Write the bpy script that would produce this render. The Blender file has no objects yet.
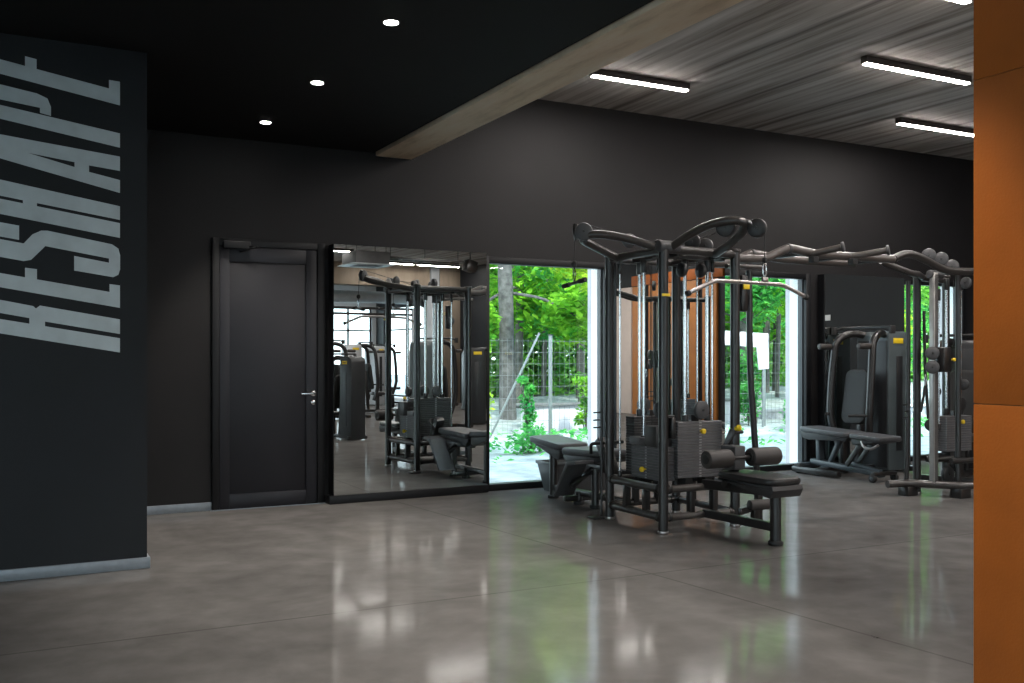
import bpy, bmesh, math, random
from mathutils import Vector, Matrix
R = math.radians
scene = bpy.context.scene
col = scene.collection
random.seed(11)

# ------------------------------------------------------------------ materials
def nodes_of(name):
    m = bpy.data.materials.new(name); m.use_nodes = True
    nt = m.node_tree
    return m, nt, nt.nodes['Principled BSDF']

def mat(name, colr, rough=.5, metal=0.0, spec=.5, noise=0.0, nscale=8.0, rvar=0.0, bump=0.0, bscale=60.0, coat=0.0):
    """A plain surface with a procedural mottling of its colour and gloss."""
    m, nt, b = nodes_of(name)
    b.inputs['Base Color'].default_value = (*colr, 1)
    b.inputs['Roughness'].default_value = rough
    b.inputs['Metallic'].default_value = metal
    b.inputs['Specular IOR Level'].default_value = spec
    if coat: b.inputs['Coat Weight'].default_value = coat
    tc = nt.nodes.new('ShaderNodeTexCoord')
    if noise or rvar:
        n = nt.nodes.new('ShaderNodeTexNoise'); n.inputs['Scale'].default_value = nscale; n.inputs['Detail'].default_value = 5
        nt.links.new(tc.outputs['Object'], n.inputs['Vector'])
        if noise:
            r = nt.nodes.new('ShaderNodeValToRGB')
            r.color_ramp.elements[0].position = .3; r.color_ramp.elements[1].position = .7
            r.color_ramp.elements[0].color = (*[c*(1-noise) for c in colr], 1)
            r.color_ramp.elements[1].color = (*[min(1, c*(1+noise)) for c in colr], 1)
            nt.links.new(n.outputs['Fac'], r.inputs['Fac']); nt.links.new(r.outputs['Color'], b.inputs['Base Color'])
        if rvar:
            mr = nt.nodes.new('ShaderNodeMapRange')
            mr.inputs['To Min'].default_value = max(0, rough-rvar); mr.inputs['To Max'].default_value = rough+rvar
            nt.links.new(n.outputs['Fac'], mr.inputs['Value']); nt.links.new(mr.outputs['Result'], b.inputs['Roughness'])
    if bump:
        n2 = nt.nodes.new('ShaderNodeTexNoise'); n2.inputs['Scale'].default_value = bscale; n2.inputs['Detail'].default_value = 3
        nt.links.new(tc.outputs['Object'], n2.inputs['Vector'])
        bp = nt.nodes.new('ShaderNodeBump'); bp.inputs['Strength'].default_value = bump; bp.inputs['Distance'].default_value = .01
        nt.links.new(n2.outputs['Fac'], bp.inputs['Height']); nt.links.new(bp.outputs['Normal'], b.inputs['Normal'])
    return m

def emit(name, colr, strength):
    m = bpy.data.materials.new(name); m.use_nodes = True
    nt = m.node_tree; nt.nodes.clear()
    e = nt.nodes.new('ShaderNodeEmission'); o = nt.nodes.new('ShaderNodeOutputMaterial')
    e.inputs['Color'].default_value = (*colr, 1); e.inputs['Strength'].default_value = strength
    nt.links.new(e.outputs[0], o.inputs[0])
    return m

def glass_mat(name, tint, refl=1.5):
    m = bpy.data.materials.new(name); m.use_nodes = True
    nt = m.node_tree; nt.nodes.clear()
    t = nt.nodes.new('ShaderNodeBsdfTransparent'); t.inputs['Color'].default_value = (*tint, 1)
    g = nt.nodes.new('ShaderNodeBsdfGlossy'); g.inputs['Roughness'].default_value = .01
    f0 = ((refl-1)/(refl+1))**2
    lw = nt.nodes.new('ShaderNodeLayerWeight'); lw.inputs['Blend'].default_value = .5
    pw = nt.nodes.new('ShaderNodeMath'); pw.operation = 'POWER'; pw.inputs[1].default_value = 5
    nt.links.new(lw.outputs['Facing'], pw.inputs[0])
    f = nt.nodes.new('ShaderNodeMath'); f.operation = 'MULTIPLY_ADD'; f.inputs[1].default_value = 1-f0; f.inputs[2].default_value = f0
    nt.links.new(pw.outputs[0], f.inputs[0])
    mx = nt.nodes.new('ShaderNodeMixShader'); o = nt.nodes.new('ShaderNodeOutputMaterial')
    nt.links.new(f.outputs[0], mx.inputs[0]); nt.links.new(t.outputs[0], mx.inputs[1]); nt.links.new(g.outputs[0], mx.inputs[2])
    nt.links.new(mx.outputs[0], o.inputs[0])
    return m

def leaf_mat(name, c1, c2, trans=.5):
    m = bpy.data.materials.new(name); m.use_nodes = True
    nt = m.node_tree; nt.nodes.clear()
    tc = nt.nodes.new('ShaderNodeTexCoord'); n = nt.nodes.new('ShaderNodeTexNoise'); n.inputs['Scale'].default_value = 2.6; n.inputs['Detail'].default_value = 4
    r = nt.nodes.new('ShaderNodeValToRGB'); r.color_ramp.elements[0].position = .36; r.color_ramp.elements[1].position = .64
    r.color_ramp.elements[0].color = (*c1, 1); r.color_ramp.elements[1].color = (*c2, 1)
    d = nt.nodes.new('ShaderNodeBsdfDiffuse'); t = nt.nodes.new('ShaderNodeBsdfTranslucent')
    mx = nt.nodes.new('ShaderNodeMixShader'); mx.inputs[0].default_value = trans
    o = nt.nodes.new('ShaderNodeOutputMaterial')
    nt.links.new(tc.outputs['Object'], n.inputs['Vector']); nt.links.new(n.outputs['Fac'], r.inputs['Fac'])
    nt.links.new(r.outputs['Color'], d.inputs['Color']); nt.links.new(r.outputs['Color'], t.inputs['Color'])
    nt.links.new(d.outputs[0], mx.inputs[1]); nt.links.new(t.outputs[0], mx.inputs[2]); nt.links.new(mx.outputs[0], o.inputs[0])
    return m

def floor_mat():
    m, nt, b = nodes_of('polished_concrete')
    N, L = nt.nodes, nt.links
    tc = N.new('ShaderNodeTexCoord')
    n1 = N.new('ShaderNodeTexNoise'); n1.inputs['Scale'].default_value = 1.1; n1.inputs['Detail'].default_value = 9; n1.inputs['Roughness'].default_value = .66; n1.inputs['Distortion'].default_value = .6
    n2 = N.new('ShaderNodeTexNoise'); n2.inputs['Scale'].default_value = 4.5; n2.inputs['Detail'].default_value = 6
    L.new(tc.outputs['Object'], n1.inputs['Vector']); L.new(tc.outputs['Object'], n2.inputs['Vector'])
    r = N.new('ShaderNodeValToRGB'); e = r.color_ramp.elements
    e[0].position = .25; e[0].color = (.090, .086, .083, 1); e[1].position = .75; e[1].color = (.152, .146, .142, 1)
    mid = e.new(.5); mid.color = (.118, .113, .109, 1)
    L.new(n1.outputs['Fac'], r.inputs['Fac'])
    mm = N.new('ShaderNodeMix'); mm.data_type = 'RGBA'; mm.blend_type = 'OVERLAY'; mm.inputs['Factor'].default_value = .35
    L.new(r.outputs['Color'], mm.inputs['A']); L.new(n2.outputs['Fac'], mm.inputs['B'])
    # saw-cut joints: one along the room, one across it
    sp = N.new('ShaderNodeSeparateXYZ'); L.new(tc.outputs['Object'], sp.inputs[0])
    def math_(op, a, bv, clamp=False):
        q = N.new('ShaderNodeMath'); q.operation = op; q.use_clamp = clamp
        for i, v in enumerate((a, bv)):
            if v is None: continue
            if isinstance(v, (int, float)): q.inputs[i].default_value = v
            else: L.new(v, q.inputs[i])
        return q.outputs[0]
    j1 = math_('ABSOLUTE', math_('SUBTRACT', sp.outputs['Y'], 4.83), None)
    k = math_('MULTIPLY', math_('SUBTRACT', sp.outputs['Y'], 8.3), .083)
    j2 = math_('ABSOLUTE', math_('ADD', math_('SUBTRACT', sp.outputs['X'], 3.2), k), None)
    dmin = math_('MINIMUM', j1, j2)
    inj = math_('LESS_THAN', dmin, .0085)
    m2 = N.new('ShaderNodeMix'); m2.data_type = 'RGBA'; m2.inputs['B'].default_value = (.055, .052, .05, 1)
    f = math_('MULTIPLY', inj, .55); L.new(f, m2.inputs['Factor'])
    L.new(mm.outputs['Result'], m2.inputs['A']); pass
    n3 = N.new('ShaderNodeTexNoise'); n3.inputs['Scale'].default_value = 1.7; n3.inputs['Detail'].default_value = 6
    L.new(tc.outputs['Object'], n3.inputs['Vector'])
    mr = N.new('ShaderNodeMapRange'); mr.inputs['To Min'].default_value = .05; mr.inputs['To Max'].default_value = .15
    L.new(n3.outputs['Fac'], mr.inputs['Value'])
    # polished surface: diffuse concrete under a clear sealer that reflects more towards grazing angles
    df = N.new('ShaderNodeBsdfDiffuse'); gl = N.new('ShaderNodeBsdfGlossy'); mx = N.new('ShaderNodeMixShader')
    L.new(m2.outputs['Result'], df.inputs['Color']); L.new(mr.outputs['Result'], gl.inputs['Roughness'])
    lw = N.new('ShaderNodeLayerWeight'); lw.inputs['Blend'].default_value = .5
    p5 = math_('POWER', lw.outputs['Facing'], 5)
    fr = math_('MINIMUM', math_('ADD', math_('MULTIPLY', p5, .96), .035), .205)
    L.new(fr, mx.inputs[0]); L.new(df.outputs[0], mx.inputs[1]); L.new(gl.outputs[0], mx.inputs[2])
    L.new(mx.outputs[0], N['Material Output'].inputs['Surface']); N.remove(b)
    return m

def board_concrete(name, stops, sx, sy, sz, seams=None, bump=.25, rough=.85):
    """Board-marked concrete: noise drawn out along the boards, with dark seams between them."""
    m, nt, b = nodes_of(name)
    N, L = nt.nodes, nt.links
    tc = N.new('ShaderNodeTexCoord'); mp = N.new('ShaderNodeMapping'); mp.inputs['Scale'].default_value = (sx, sy, sz)
    L.new(tc.outputs['Object'], mp.inputs['Vector'])
    n = N.new('ShaderNodeTexNoise'); n.inputs['Scale'].default_value = 1; n.inputs['Detail'].default_value = 7; n.inputs['Roughness'].default_value = .65
    L.new(mp.outputs['Vector'], n.inputs['Vector'])
    r = N.new('ShaderNodeValToRGB'); e = r.color_ramp.elements
    e[0].position, e[0].color = stops[0][0], (*stops[0][1], 1); e[1].position, e[1].color = stops[-1][0], (*stops[-1][1], 1)
    for p, c in stops[1:-1]:
        q = e.new(p); q.color = (*c, 1)
    L.new(n.outputs['Fac'], r.inputs['Fac'])
    out = r.outputs['Color']
    if seams:
        axis, pitch, width, dark = seams
        sp = N.new('ShaderNodeSeparateXYZ'); L.new(tc.outputs['Object'], sp.inputs[0])
        wob = N.new('ShaderNodeTexNoise'); wob.inputs['Scale'].default_value = 1.3; L.new(tc.outputs['Object'], wob.inputs['Vector'])
        a = N.new('ShaderNodeMath'); a.operation = 'MULTIPLY_ADD'; L.new(wob.outputs['Fac'], a.inputs[0]); a.inputs[1].default_value = .03; L.new(sp.outputs[axis], a.inputs[2])
        p = N.new('ShaderNodeMath'); p.operation = 'PINGPONG'; L.new(a.outputs[0], p.inputs[0]); p.inputs[1].default_value = pitch/2
        mr = N.new('ShaderNodeMapRange'); mr.inputs['From Min'].default_value = 0; mr.inputs['From Max'].default_value = width
        mr.inputs['To Min'].default_value = .75; mr.inputs['To Max'].default_value = 0
        L.new(p.outputs[0], mr.inputs['Value'])
        mx = N.new('ShaderNodeMix'); mx.data_type = 'RGBA'; mx.inputs['B'].default_value = (*dark, 1)
        L.new(mr.outputs['Result'], mx.inputs['Factor']); L.new(out, mx.inputs['A']); out = mx.outputs['Result']
    L.new(out, b.inputs['Base Color'])
    b.inputs['Roughness'].default_value = rough; b.inputs['Specular IOR Level'].default_value = .25
    bp = N.new('ShaderNodeBump'); bp.inputs['Strength'].default_value = bump; bp.inputs['Distance'].default_value = .02
    L.new(n.outputs['Fac'], bp.inputs['Height']); L.new(bp.outputs['Normal'], b.inputs['Normal'])
    return m

M = {}
M['wall'] = mat('black_plaster', (.0078, .0071, .0078), .6, spec=.3, noise=.14, nscale=2.2, bump=.08, bscale=90)
M['wall_cool'] = mat('black_board', (.0060, .0073, .0096), .55, spec=.3, noise=.18, nscale=3, bump=.05, bscale=40)
M['soffit'] = mat('black_ceiling_paint', (.0038, .0038, .0042), .8, spec=.2, noise=.1, nscale=3)
M['letters'] = mat('silver_grey_paint', (.50, .56, .58), .6, noise=.1, nscale=7, bump=.04)
M['aluminium'] = mat('brushed_aluminium', (.20, .235, .27), .4, metal=.35, noise=.1, nscale=20)
M['floor'] = floor_mat()
M['ceiling'] = board_concrete('board_marked_concrete', [(.30, (.16, .135, .115)), (.45, (.40, .365, .335)), (.56, (.56, .53, .50)), (.72, (.74, .71, .68))], 7.5, .30, 1, seams=('X', .95, .055, (.07, .052, .042)))
M['beam'] = board_concrete('beam_concrete', [(.25, (.56, .43, .30)), (.5, (.82, .68, .51)), (.75, (.88, .78, .64))], 9, 1.6, 1, bump=.3)
M['tan_concrete'] = board_concrete('tan_concrete', [(.25, (.13, .10, .075)), (.5, (.21, .17, .13)), (.75, (.27, .225, .18))], 2.5, 2.5, .5, bump=.2)
M['pale'] = mat('pale_grey_plaster', (.42, .44, .46), .8, noise=.08, nscale=3)
M['door'] = mat('anthracite_lacquer', (.0125, .0128, .0175), .42, spec=.35, noise=.08, nscale=3)
M['door_panel'] = mat('anthracite_panel', (.0100, .0102, .0142), .45, spec=.35, noise=.1, nscale=4)
M['frame'] = mat('black_window_frame', (.0045, .0048, .006), .45, spec=.3, noise=.1, nscale=9)
M['grey_frame'] = mat('slate_jamb', (.022, .027, .033), .45, noise=.1, nscale=9)
M['white'] = mat('white_render', (.90, .90, .90), .8, noise=.05, nscale=6)
M['metal'] = mat('black_powder_coat', (.0115, .0105, .0105), .33, spec=.6, rvar=.08, noise=.12, nscale=30)
M['arm'] = mat('graphite_powder_coat', (.026, .0225, .021), .30, spec=.7, rvar=.06, noise=.1, nscale=25)
M['bridge'] = mat('bronze_grey_powder_coat', (.060, .051, .047), .32, spec=.7, rvar=.06, noise=.1, nscale=25)
M['chrome'] = mat('chromed_steel', (.62, .63, .64), .16, metal=1, rvar=.05, nscale=40)
M['satin'] = mat('satin_steel', (.40, .37, .36), .3, metal=1, rvar=.06, nscale=40)
M['column_alu'] = mat('anodised_column', (.36, .35, .34), .36, metal=.7, noise=.08, nscale=15)
M['rubber'] = mat('black_rubber', (.012, .012, .012), .7, noise=.1, nscale=30)
M['vinyl'] = mat('black_vinyl', (.011, .0105, .011), .42, spec=.55, noise=.15, nscale=18, bump=.05, bscale=160)
M['roller'] = mat('charcoal_foam', (.030, .0255, .024), .55, noise=.12, nscale=25, bump=.06, bscale=150)
M['shell'] = mat('grey_plastic_shell', (.021, .0205, .022), .5, noise=.1, nscale=15, bump=.05, bscale=120)
M['benchpad'] = mat('grey_vinyl', (.050, .051, .055), .48, noise=.12, nscale=18, bump=.04, bscale=150)
M['blueframe'] = mat('slate_blue_frame', (.040, .052, .062), .4, noise=.1, nscale=15)
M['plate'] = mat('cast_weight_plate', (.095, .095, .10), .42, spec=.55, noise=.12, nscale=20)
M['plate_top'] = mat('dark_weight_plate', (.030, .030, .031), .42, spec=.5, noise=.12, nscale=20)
M['strip'] = mat('number_strip', (.30, .30, .31), .5, noise=.25, nscale=60)
M['disc'] = mat('pulley_cover_plastic', (.052, .052, .055), .48, noise=.1, nscale=25)
M['disc_dark'] = mat('dark_pulley_plastic', (.016, .016, .017), .45, noise=.1, nscale=25)
M['cable'] = mat('black_cable', (.01, .01, .01), .5, noise=.1, nscale=50)
M['yellow'] = mat('yellow_plastic', (.78, .55, .02), .4, noise=.08, nscale=30)
M['shield'] = mat('blue_grey_shield', (.070, .088, .094), .42, noise=.1, nscale=6)
M['shield_dark'] = mat('dark_machine_shell', (.017, .018, .02), .4, noise=.1, nscale=8)
M['white_trim'] = mat('white_plastic', (.75, .75, .76), .4, noise=.05, nscale=9)
M['silver'] = mat('silver_machine_paint', (.55, .57, .60), .35, metal=.4, noise=.06, nscale=9)
M['orange'] = mat('rust_orange_board', (.32, .082, .008), .55, spec=.3, noise=.10, nscale=5, bump=.1, bscale=120)
M['orange_seam'] = mat('panel_seam', (.17, .075, .028), .6, noise=.2, nscale=9)
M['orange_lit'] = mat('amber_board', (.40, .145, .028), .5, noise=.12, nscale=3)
M['pink'] = mat('warm_white_board', (.62, .52, .47), .7, noise=.05, nscale=4)
M['housing'] = mat('dark_lamp_housing', (.03, .022, .02), .5, noise=.1, nscale=20)
M['duct'] = mat('duct_grey', (.06, .06, .062), .5, noise=.15, nscale=8)
M['duct_white'] = mat('galvanised_duct', (.45, .48, .5), .35, metal=.5, noise=.1, nscale=5)
M['bin'] = mat('charcoal_planter', (.024, .026, .028), .5, noise=.15, nscale=12)
M['ground'] = mat('pale_gravel', (.30, .32, .32), .9, noise=.35, nscale=3.5, bump=.5, bscale=14)
M['stone'] = mat('rubble_masonry', (.30, .31, .33), .9, noise=.4, nscale=7, bump=.5, bscale=10)
M['wallwhite'] = mat('white_garden_wall', (.50, .48, .50), .85, noise=.12, nscale=2)
M['coping'] = mat('dark_coping', (.12, .12, .12), .8, noise=.3, nscale=6)
M['bark'] = mat('grey_bark', (.085, .082, .08), .9, noise=.5, nscale=9, bump=.8, bscale=18)
M['bark_dark'] = mat('brown_bark', (.085, .08, .07), .9, noise=.4, nscale=9, bump=.8, bscale=18)
M['galv'] = mat('galvanised_wire', (.16, .18, .18), .55, metal=.3, noise=.1, nscale=20)
M['leaf_a'] = leaf_mat('bright_leaf', (.05, .25, .025), (.30, .60, .05))
M['leaf_b'] = leaf_mat('green_leaf', (.03, .22, .06), (.18, .60, .13))
M['leaf_c'] = leaf_mat('shade_leaf', (.07, .30, .07), (.42, .78, .16))
M['leaf_y'] = leaf_mat('lime_leaf', (.20, .42, .03), (.55, .68, .07))
M['glass'] = glass_mat('clear_glass', (.93, .97, .95), 1.42)
m_, nt_, b_ = nodes_of('mirror_silver')
b_.inputs['Base Color'].default_value = (.80, .83, .82, 1); b_.inputs['Metallic'].default_value = 1; b_.inputs['Roughness'].default_value = .004
M['mirror'] = m_
TUBE_POWER = 34
TUBE_WATTS = 19
M['tube'] = emit('tube_light', (1, .93, .88), TUBE_POWER)
M['down'] = emit('downlight_lens', (1, .97, .92), 60)
M['white_light'] = emit('panel_lamp', (.95, .98, 1), 3)

# ------------------------------------------------------------------ mesh builder
class MB:
    def __init__(s): s.v = []; s.f = []
    def add(s, vs, fs):
        n = len(s.v); s.v += [Vector(p) for p in vs]; s.f += [tuple(n+i for i in q) for q in fs]; return s
    def bm(s, b, mx=None):
        b.verts.ensure_lookup_table(); b.verts.index_update()
        n = len(s.v); s.v += [(mx @ v.co) if mx else v.co.copy() for v in b.verts]
        s.f += [tuple(n+v.index for v in f.verts) for f in b.faces]; b.free(); return s
    def box(s, lo, hi, bev=0.0, rot=None, seg=2):
        lo, hi = Vector(lo), Vector(hi); c = (lo+hi)/2; d = hi-lo
        b = bmesh.new(); bmesh.ops.create_cube(b, size=1)
        for v in b.verts: v.co = Vector((v.co.x*d.x, v.co.y*d.y, v.co.z*d.z))
        if bev > 0: bmesh.ops.bevel(b, geom=b.edges[:], offset=min(bev, min(d)*.49), segments=seg, profile=.5, affect='EDGES')
        mx = Matrix.Translation(c)
        if rot is not None: mx = mx @ (rot.to_4x4() if hasattr(rot, 'to_4x4') else rot)
        return s.bm(b, mx)
    def beam(s, p0, p1, w, h, bev=.004, up=(0, 0, 1)):
        """A bevelled bar of section w (sideways) x h (upwards) from p0 to p1."""
        p0, p1 = Vector(p0), Vector(p1); y = (p1-p0); L = y.length; y.normalize()
        x = y.cross(Vector(up)); x = x.normalized() if x.length > 1e-5 else Vector((1, 0, 0)); z = x.cross(y)
        b = bmesh.new(); bmesh.ops.create_cube(b, size=1)
        for v in b.verts: v.co = Vector((v.co.x*w, v.co.y*L, v.co.z*h))
        if bev > 0: bmesh.ops.bevel(b, geom=b.edges[:], offset=min(bev, w*.45, h*.45), segments=2, profile=.5, affect='EDGES')
        mx = Matrix((x, y, z)).transposed().to_4x4(); mx.translation = (p0+p1)/2
        return s.bm(b, mx)
    def lathe(s, p0, axis, prof, seg=20):
        """prof: (distance along axis, radius) pairs; closed with caps where the radius is not 0."""
        a = Vector(axis).normalized(); t = Vector((0, 0, 1)) if abs(a.z) < .9 else Vector((1, 0, 0))
        u = a.cross(t).normalized(); w = a.cross(u); p0 = Vector(p0)
        vs, fs = [], []
        for d, r in prof:
            for k in range(seg):
                g = 2*math.pi*k/seg; vs.append(p0 + a*d + (u*math.cos(g) + w*math.sin(g))*r)
        for i in range(len(prof)-1):
            for k in range(seg):
                q = (k+1) % seg; fs.append((i*seg+k, i*seg+q, (i+1)*seg+q, (i+1)*seg+k))
        fs.append(tuple(reversed(range(seg)))); fs.append(tuple((len(prof)-1)*seg+k for k in range(seg)))
        return s.add(vs, fs)
    def cyl(s, p0, p1, r, seg=14, bev=0.0, r2=None):
        p0, p1 = Vector(p0), Vector(p1); L = (p1-p0).length; r2 = r if r2 is None else r2
        if bev > 0:
            prof = [(0, max(r-bev, 1e-4)), (bev*.3, r-bev*.3), (bev, r), (L-bev, r2), (L-bev*.3, r2-bev*.3), (L, max(r2-bev, 1e-4))]
        else: prof = [(0, r), (L, r2)]
        return s.lathe(p0, p1-p0, prof, seg)
    def tube(s, pts, r, seg=12, fillet=0.0, rs=None, squash=None):
        """Round bar along a polyline, its inner corners rounded with the given fillet."""
        pts = [Vector(p) for p in pts]
        if fillet > 0 and len(pts) > 2:
            q = [pts[0]]
            for i in range(1, len(pts)-1):
                a, b, c = pts[i-1], pts[i], pts[i+1]
                d = min(fillet, (a-b).length*.48, (c-b).length*.48)
                s0 = b + (a-b).normalized()*d; s1 = b + (c-b).normalized()*d
                for k in range(6):
                    t = k/5; q.append(s0*(1-t)**2 + b*2*t*(1-t) + s1*t*t)
            q.append(pts[-1]); pts = q
        n = len(pts); tan = []
        for i in range(n):
            a = pts[max(0, i-1)]; b = pts[min(n-1, i+1)]; tan.append((b-a).normalized())
        t0 = tan[0]; h = Vector((0, 0, 1)) if abs(t0.z) < .9 else Vector((1, 0, 0))
        u = (h - t0*h.dot(t0)).normalized()
        vs, fs = [], []
        for i in range(n):
            t = tan[i]; u = (u - t*u.dot(t)).normalized(); w = t.cross(u)
            rr = rs[min(i, len(rs)-1)] if rs else r
            for k in range(seg):
                g = 2*math.pi*k/seg; vs.append(pts[i] + (u*math.cos(g)*(squash or 1) + w*math.sin(g))*rr)
        for i in range(n-1):
            for k in range(seg):
                q = (k+1) % seg; fs.append((i*seg+k, i*seg+q, (i+1)*seg+q, (i+1)*seg+k))
        fs.append(tuple(reversed(range(seg)))); fs.append(tuple((n-1)*seg+k for k in range(seg)))
        return s.add(vs, fs)
    def prism(s, poly, o, ax, ay, an, th, bev=0.0):
        """Flat outline poly (a, b) in the plane o + a*ax + b*ay, thickened th along an."""
        b = bmesh.new(); ax, ay, an, o = Vector(ax), Vector(ay), Vector(an), Vector(o)
        vs = [b.verts.new(o + ax*p + ay*q) for p, q in poly]
        f = b.faces.new(vs); r = bmesh.ops.extrude_face_region(b, geom=[f])
        for e in r['geom']:
            if isinstance(e, bmesh.types.BMVert): e.co += an*th
        bmesh.ops.recalc_face_normals(b, faces=b.faces[:])
        if bev > 0:
            es = [e for e in b.edges if len(e.link_faces) == 2 and e.calc_face_angle(0) > .9]
            bmesh.ops.bevel(b, geom=es, offset=bev, segments=2, profile=.5, affect='EDGES')
        return s.bm(b)
    def pad(s, cx, cy, z0, z1, lx, ly, rad, bev=.018, mx=None, taper=1.0):
        """A cushion: rounded rectangle with rounded edges; taper narrows its -y end."""
        pts = []
        for sx, sy, a0 in ((1, 1, 0), (-1, 1, 90), (-1, -1, 180), (1, -1, 270)):
            for k in range(6):
                a = R(a0 + 18*k); pts.append(((lx/2-rad)*sx + rad*math.cos(a), (ly/2-rad)*sy + rad*math.sin(a)))
        pts = [(x*(1 if y > 0 else taper), y) for x, y in pts]
        n = len(pts); rings = []
        for inset, z in ((bev, z0), (bev*.3, z0+bev*.3), (0, z0+bev), (0, z1-bev), (bev*.3, z1-bev*.3), (bev, z1), (bev*2.2, z1+bev*.12)):
            kx = 1-2*inset/lx; ky = 1-2*inset/ly; rings.append([Vector((x*kx, y*ky, z)) for x, y in pts])
        vs = [p for r_ in rings for p in r_]; fs = []
        for i in range(len(rings)-1):
            for k in range(n): fs.append((i*n+k, i*n+(k+1) % n, (i+1)*n+(k+1) % n, (i+1)*n+k))
        fs.append(tuple(reversed(range(n)))); fs.append(tuple((len(rings)-1)*n+k for k in range(n)))
        T = Matrix.Translation((cx, cy, 0)) if mx is None else mx
        return s.add([T @ p for p in vs], fs)
    def build(s, name, m, parent=None, angle=35, kind=None, label=None):
        off = Vector((0, 0, 0)); p = parent
        while p is not None:
            off += p.location; p = p.parent
        me = bpy.data.meshes.new(name)
        me.from_pydata([tuple(v-off) for v in s.v], [], s.f); me.validate(); me.update()
        b = bmesh.new(); b.from_mesh(me); bmesh.ops.recalc_face_normals(b, faces=b.faces[:]); b.to_mesh(me); b.free()
        me.polygons.foreach_set('use_smooth', [True]*len(me.polygons)); me.set_sharp_from_angle(angle=R(angle))
        me.materials.append(M[m] if isinstance(m, str) else m)
        o = bpy.data.objects.new(name, me); col.objects.link(o)
        if parent is not None: o.parent = parent
        if kind: o['kind'] = kind
        if label: o['label'] = label
        return o

def thing(name, loc, label, cat, group=None):
    o = bpy.data.objects.new(name, None); o.empty_display_size = .1
    col.objects.link(o); o.location = loc; o['label'] = label; o['category'] = cat
    if group: o['group'] = group
    return o

def tag(o, label, cat, group=None, kind=None):
    o['label'] = label; o['category'] = cat
    if group: o['group'] = group
    if kind: o['kind'] = kind
    return o

def struct(o, label=None):
    o['kind'] = 'structure'
    if label: o['label'] = label
    return o

def copy_tree(o, parent=None):
    c = o.copy(); col.objects.link(c)
    if parent is not None: c.parent = parent
    for ch in list(o.children): copy_tree(ch, c)
    return c

def dup(o, loc, label, rz=None, group=None):
    c = copy_tree(o); c.location = loc; c['label'] = label
    if rz is not None: c.rotation_euler.z = rz
    if group: c['group'] = group
    return c
LETTERS = [[[(0.663,1.421),(0.663,1.334),(-0.298,1.496),(-0.298,1.577)],[(0.166,1.535),(0.185,1.606),(-0.298,1.696),(-0.298,1.617)],[(0.663,1.536),(0.663,1.447),(0.249,1.516),(0.222,1.61)],[(0.166,1.535),(0.185,1.606),(0.201,1.592),(0.222,1.61),(0.249,1.516),(0.249,1.484),(0.166,1.497)],[(-0.298,1.696),(-0.239,1.685),(-0.239,1.487),(-0.298,1.496)]],[[(0.663,1.693),(0.663,1.607),(-0.298,1.762),(-0.298,1.842)],[(0.604,1.75),(0.663,1.744),(0.663,1.607),(0.604,1.617)],[(0.143,1.83),(0.206,1.824),(0.206,1.754),(0.143,1.764)],[(-0.298,1.894),(-0.239,1.886),(-0.239,1.749),(-0.298,1.764)]],[[(0.407,1.912),(0.601,1.88),(0.601,1.906),(0.251,1.963),(0.175,1.878),(0.136,1.869),(0.013,1.888),(-0.238,1.927),(-0.238,2.022),(0.013,1.991),(0.136,1.972),(0.182,2.028),(0.228,2.053),(0.261,2.055),(0.618,1.993),(0.654,1.969),(0.664,1.929),(0.664,1.843),(0.654,1.809),(0.625,1.793),(0.407,1.825)],[(0.112,2.075),(0.112,1.992),(-0.238,2.043),(-0.238,2.124)],[(-0.238,2.124),(-0.238,1.927),(-0.298,1.969),(-0.298,2.089)]],[[(0.663,2.228),(0.663,2.145),(-0.298,2.291),(-0.298,2.389)],[(0.663,2.125),(0.663,2.035),(-0.298,2.187),(-0.298,2.274)],[(0.132,2.233),(0.206,2.221),(0.206,2.179),(0.132,2.209)]],[[(0.663,2.532),(0.663,2.445),(0.489,2.463),(0.409,2.475),(0.153,2.507),(0.153,2.585)],[(0.153,2.585),(0.153,2.428),(-0.298,2.534),(-0.298,2.633)],[(0.663,2.388),(0.663,2.31),(0.153,2.428),(0.153,2.507),(0.409,2.445),(0.489,2.423)],[(0.409,2.475),(0.489,2.463),(0.489,2.423),(0.409,2.445)]],[[(0.663,2.674),(0.663,2.587),(-0.298,2.741),(-0.298,2.817)],[(0.222,2.779),(0.222,2.749),(0.281,2.737),(0.281,2.79),(0.262,2.838),(0.206,2.861),(0.013,2.89),(-0.298,2.936),(-0.298,2.851),(0.013,2.803)],[(-0.298,2.936),(-0.239,2.927),(-0.239,2.734),(-0.298,2.744)]],[[(0.663,2.931),(0.663,2.846),(-0.298,3.003),(-0.298,3.086)],[(0.601,2.993),(0.663,2.99),(0.663,2.846),(0.601,2.856)],[(0.143,3.072),(0.204,3.062),(0.204,3.005),(0.143,3.014)],[(-0.298,3.14),(-0.239,3.132),(-0.239,3.007),(-0.298,3.015)]]]
# ------------------------------------------------------------------ the room
XL, XR, YB, YF, ZC, ZS = -6.0, 13.15, 8.58, -14.0, 3.9, 3.19     # left, right, back wall, far front, concrete ceiling, dark soffit
struct(MB().box((XL-.2, YF-.2, -.12), (XR+.2, 8.80, 0)).build('floor', 'floor'))
struct(MB().box((3.44, YF-.3, ZC), (XR+.3, 8.9, ZC+.08)).build('ceiling', 'ceiling'))
struct(MB().box((XL-.2, YF-.3, ZS), (3.07, 8.57, ZC+.08)).build('ceiling_soffit', 'soffit'))
struct(MB().box((3.085, YF-.25, ZS-.03), (3.44, 8.57, ZC+.08), .006).build('concrete_beam', 'beam'))

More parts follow.
